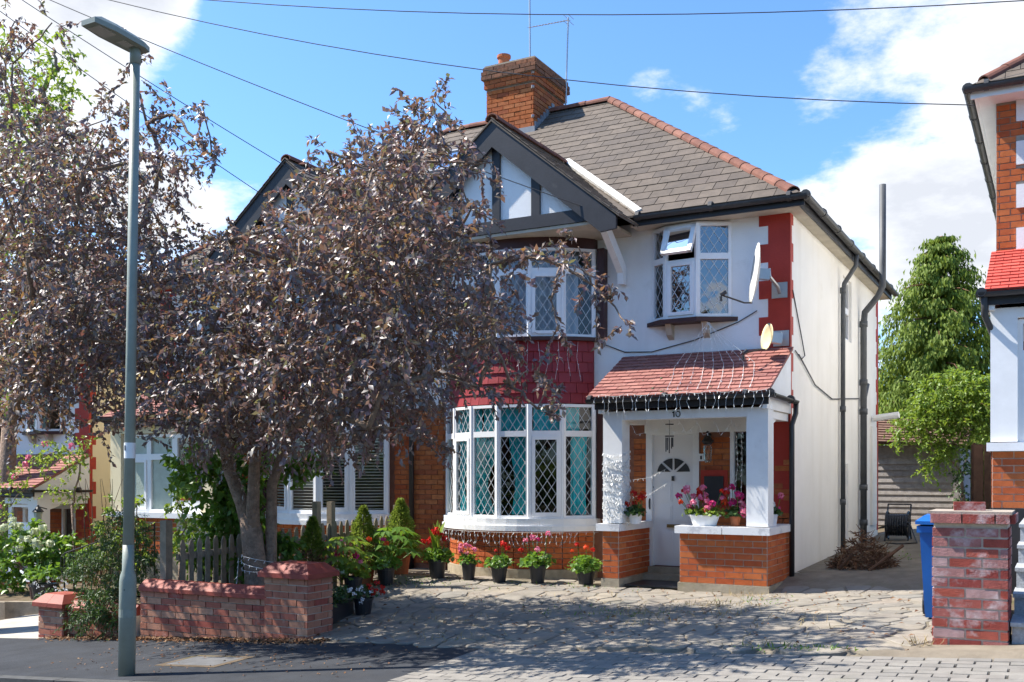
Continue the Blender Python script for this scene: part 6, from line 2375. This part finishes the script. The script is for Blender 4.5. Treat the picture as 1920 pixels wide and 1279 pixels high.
m.lathe([(.09, .20), (.10, .21), (.03, .29), (.01, .33)], (-16.05, 11.72, .55), 8)
m.tube([(-16.05, 11.72, .85), (-16.05, 11.9, .80)], .01, 5)
m.build('frame', K['iron'], t)
m = MB()
m.lathe([(.05, .04), (.075, .2)], (-16.05, 11.72, .55), 6)
m.build('glass', K['frosted'], t)

# ------------------------------------------------------------------ string lights
def string_lights(name, label, paths, bulbs_step=.11, r=.0020, br=.0055, dark=False):
    t = thing(name, label, 'string lights', paths[0][0])
    m, b_ = MB(), MB()
    for pts in paths:
        pts = [Vector(p) for p in pts]
        m.tube(pts, r, 3)
        for i in range(len(pts) - 1):
            L_ = (pts[i + 1] - pts[i]).length
            for k in range(max(1, int(L_ / bulbs_step))):
                p = pts[i].lerp(pts[i + 1], (k + .5) / max(1, int(L_ / bulbs_step)))
                d = Vector((R.uniform(-.02, .02), R.uniform(-.025, 0), -.028))
                b_.beam(p, p + d, br, br)
    m.build('cable', K['dark_cable' if dark else 'cable'], t)
    b_.build('bulbs', K['bulb'], t, kind='stuff')


ic = []
xs = np.linspace(-5.15, -2.95, 24)
for i, x in enumerate(xs):
    sw = R.uniform(-.05, .05)
    ic.append([(x, 11.645, 2.40), (x + sw, 11.63, 2.30), (x + sw * .3 + R.uniform(-.04, .04), 11.64, 2.20 - R.uniform(0, .06))])
ic.append([(x, 11.65, 2.41 + .02 * math.sin(i * 1.7)) for i, x in enumerate(xs)])
string_lights('icicle_lights', 'white icicle string lights hanging along the porch gutter', ic, .10)
net = []
for i in range(9):
    x = -4.3 + i * .13
    q = .5 + .1 * R.random()
    net.append([(-4.05 + R.uniform(-.06, .06), 12.70, 3.40), (x - .1, 12.50, 2.83), (x, 12.1, 2.62), (x + .05, 11.75, 2.45)])
string_lights('net_lights', 'thin white light strands fanned from the upper sill over the porch roof', net, .14, .0022)
inn = []
for i in range(7):
    x = -4.85 + i * .22
    inn.append([(x, 12.0, 2.11), (x + .06, 12.0, 2.03), (x + .11, 12.0, 1.93 + .03 * math.sin(i)), (x + .22, 12.0, 2.02 if i % 2 else 1.95)])
inn += [[(-3.1 - .04 * i, 12.17 + .1 * i, 2.1), (-3.12 - .04 * i, 12.3, 1.6), (-3.08 - .03 * i, 12.25, 1.2), (-3.12 - .02 * i, 12.3, .85)] for i in range(3)]
inn += [[(-3.70 + .07 * i, 12.6, 2.1), (-3.66 + .06 * i, 12.6, 1.6), (-3.7 + .08 * i, 12.55, 1.1)] for i in range(3)]
inn += [[(-4.88, 12.2, 1.35 - .22 * i), (-4.75, 12.5, 1.38 - .22 * i), (-4.62, 12.8, 1.5 - .2 * i)] for i in range(2)]
string_lights('porch_lights', 'loops of white string lights inside the open porch', inn, .07)
colw = []
for k in range(15):
    z = .84 + k * .06
    pts = []
    for (x, y) in ((-5.158, 11.882), (-5.02, 11.872), (-4.885, 11.878), (-4.872, 12.02), (-4.876, 12.158)):
        pts.append((x + R.uniform(-.006, .006), y + R.uniform(-.012, .004), z + R.uniform(-.06, .06)))
    colw.append(pts)
string_lights('column_lights', 'dense white string lights wound round the left porch column', colw, .028, .0018, .008)
fr_ = []
for i in range(40):
    x, y = arc(i * .9 + .5, 40, 1.64)
    fr_.append([(x, y, .62), (x + R.uniform(-.03, .03), y - .01, .54), (x + R.uniform(-.05, .05), y, .48 - R.uniform(0, .07))])
fr_.append([(*arc(i, 24, 1.64), .62) for i in range(25)])
string_lights('sill_lights', 'white light fringe hanging under the bow window sill', fr_, .09)
ap_ = []
for i in range(7):
    x, y = arc(11.0 + i * .9, 18, 1.515)
    ap_.append([(x, y, 3.27), (x + R.uniform(-.04, .04), y - .01, 3.05), (x + R.uniform(-.06, .06), y - .02, 2.8 - R.uniform(0, .2))])
string_lights('apron_lights', 'thin light strands over the red tiles between the bow windows', ap_, .16, .0022)
wr = []
for k in range(3):
    z = .28 + k * .01
    wr.append([(-8.73 + .27 + .24 * math.cos(q) - .02, 9.22 + .23 * math.sin(q), .36 + .10 * math.sin(q * .5 + k)) for q in np.linspace(3.4, 6.6, 9)])
wr.append([(-8.66, 9.02, .42), (-8.67, 9.0, .1), (-8.65, 9.0, -.2)])
string_lights('trunk_lights', 'white string lights tied round the plum trunk', wr, .06, .004)

# ------------------------------------------------------------------ litter, weeds and dry grass
n = 2300
x = RNG.uniform(-10.9, -6.6, n)
y = 8.2 - np.abs(RNG.normal(size=n)) * .10 - .02
z = np.array([gz(a, b) for a, b in zip(x, y)]) + .012
d = RNG.normal(size=(n, 3)) * np.array([1, 1, .15])
tag(leaf_object('leaf_litter', K['dry'], None, np.stack([x, y, z], 1), d, RNG.normal(size=(n, 3)) * .4 + np.array([0, 0, 1]), RNG.uniform(.03, .07, n), RNG.uniform(.015, .035, n)), kind='stuff')
n = 1500
x = RNG.uniform(-8.4, -.9, n)
y = RNG.uniform(7.9, 12.0, n)
k = (RNG.random(n) < .25) | (np.abs(x + 7.3 - .35 * (y - 8.5) * -1) < .5)
x, y = x[k], y[k]
n = len(x)
z = np.array([gz(a, b) for a, b in zip(x, y)]) + .03
d = RNG.normal(size=(n, 3)) * np.array([1, 1, .15])
tag(leaf_object('fallen_leaves', K['dry'], None, np.stack([x, y, z], 1), d, RNG.normal(size=(n, 3)) * .4 + np.array([0, 0, 1]), RNG.uniform(.03, .07, n), RNG.uniform(.015, .035, n)), kind='stuff')
n = 260
x = RNG.uniform(-9, -5, n)
y = RNG.uniform(6.4, 8.0, n)
z = np.array([gz(a, b) for a, b in zip(x, y)]) + .008
d = RNG.normal(size=(n, 3)) * np.array([1, 1, .1])
tag(leaf_object('fallen_leaves', K['dry'], None, np.stack([x, y, z], 1), d, RNG.normal(size=(n, 3)) * .4 + np.array([0, 0, 1]), RNG.uniform(.02, .05, n), RNG.uniform(.01, .025, n)), kind='stuff')

P_, D_ = [], []
for (cx, cy, sx_, sy_, k) in ((-3.3, 10.7, .30, .16, 170), (-3.9, 10.0, .25, .15, 120), (-3.0, 10.05, .15, .1, 60), (-3.6, 9.3, .2, .12, 70), (-2.1, 8.1, .35, .05, 60), (-.95, 8.3, .07, .05, 40), (-5.2, 8.3, .3, .12, 80),
                              (-6.2, 9.2, .5, .3, 90), (-7.9, 11.2, .2, .15, 70), (-2.2, 9.5, .5, .4, 80), (-5.0, 10.2, .8, .5, 90), (-3.05, 11.55, .25, .06, 90)):
    px_ = RNG.normal(size=k) * sx_ + cx
    py_ = RNG.normal(size=k) * sy_ + cy
    P_.append(np.stack([px_, py_, [gz(a, b) + .005 for a, b in zip(px_, py_)]], 1))
    D_.append(RNG.normal(size=(k, 3)) * .55 + np.array([0, 0, .3]))
P_, D_ = np.concatenate(P_), np.concatenate(D_)
n = len(P_)
tag(leaf_object('dry_grass', K['straw'], None, P_, D_, RNG.normal(size=(n, 3)), RNG.uniform(.05, .13, n), .008), kind='stuff')
P_ = []
for (cx, cy, sx_, sy_, k) in ((-4.3, 9.9, .5, .25, 120), (-1.9, 8.1, .25, .06, 120), (-2.9, 11.2, .2, .2, 40), (-7.7, 11.5, .5, .2, 160), (-2.2, 15.2, .5, .4, 110), (-5.6, 11.8, .4, .1, 60)):
    px_ = RNG.normal(size=k) * sx_ + cx
    py_ = RNG.normal(size=k) * sy_ + cy
    P_.append(np.stack([px_, py_, [gz(a, b) + .005 for a, b in zip(px_, py_)]], 1))
P_ = np.concatenate(P_)
n = len(P_)
tag(leaf_object('weeds', K['green_leaf'], None, P_, RNG.normal(size=(n, 3)) * .6 + np.array([0, 0, .6]), RNG.normal(size=(n, 3)) * .5 + np.array([0, 0, 1]), RNG.uniform(.02, .06, n), .014), kind='stuff')
# moss cushions along the porch tiles
m = MB()
for (x, q) in ((-4.45, .86), (-4.35, .90), (-4.30, .94), (-3.95, .93), (-3.80, .92), (-3.75, .88), (-4.5, .62), (-4.42, .57), (-4.7, .66), (-4.1, .95)):
    for k in range(3):
        y = 13 - 1.26 * q + R.uniform(-.02, .02)
        m.ball((x + R.uniform(-.04, .04), y, 3.03 - .65 * q + .022), R.uniform(.012, .024), 6, 4)
m.build('moss', K['dark_leaf'], None, True, 'stuff')
print('objects', len(SC.objects))

# ------------------------------------------------------------------ across the street: what the windows mirror
sheet('far_pavement', [-120] + rng_(-40, 25, 2) + [120], [-3.4, -2.4, -1.22], lambda x, y: gz(x, 6.2) - .02, K['asphalt'])
for i, (x, y, h, r, lb) in enumerate(((-13.0, -7.5, 8, 3.2, 'tall street tree opposite the attached house'), (-4.0, -9.0, 9, 3.6, 'tall tree opposite the white house'), (6.0, -8.0, 8, 3.2, 'tall tree opposite the right brick house'))):
    z0 = gz(x, 6.2)
    o = tree('treeline', None, None, (x, y, z0), (x, y, z0 + 2), [(x + R.uniform(-.75, .75) * r, y + R.uniform(-.6, .6) * r, z0 + 2.2 + R.uniform(0, 1) * (h - 3), r * .42) for k in range(22)], 'dark_leaf', 16, 9, .9, .30, .17, .22, tw=False)
    o['kind'] = 'stuff'
t = thing('hedge', None, None, (-4, -4, 0))
t['kind'] = 'stuff'
n = 9000
x = RNG.uniform(-22, 14, n)
p = np.stack([x, -4 + RNG.normal(size=n) * .25, np.array([gz(a, 6.2) for a in x]) + RNG.random(n) ** .7 * 1.5], 1)
leaf_object('foliage', K['lime_leaf'], t, p, RNG.normal(size=(n, 3)), RNG.normal(size=(n, 3)) + np.array([0, .6, .5]), .24, .15)
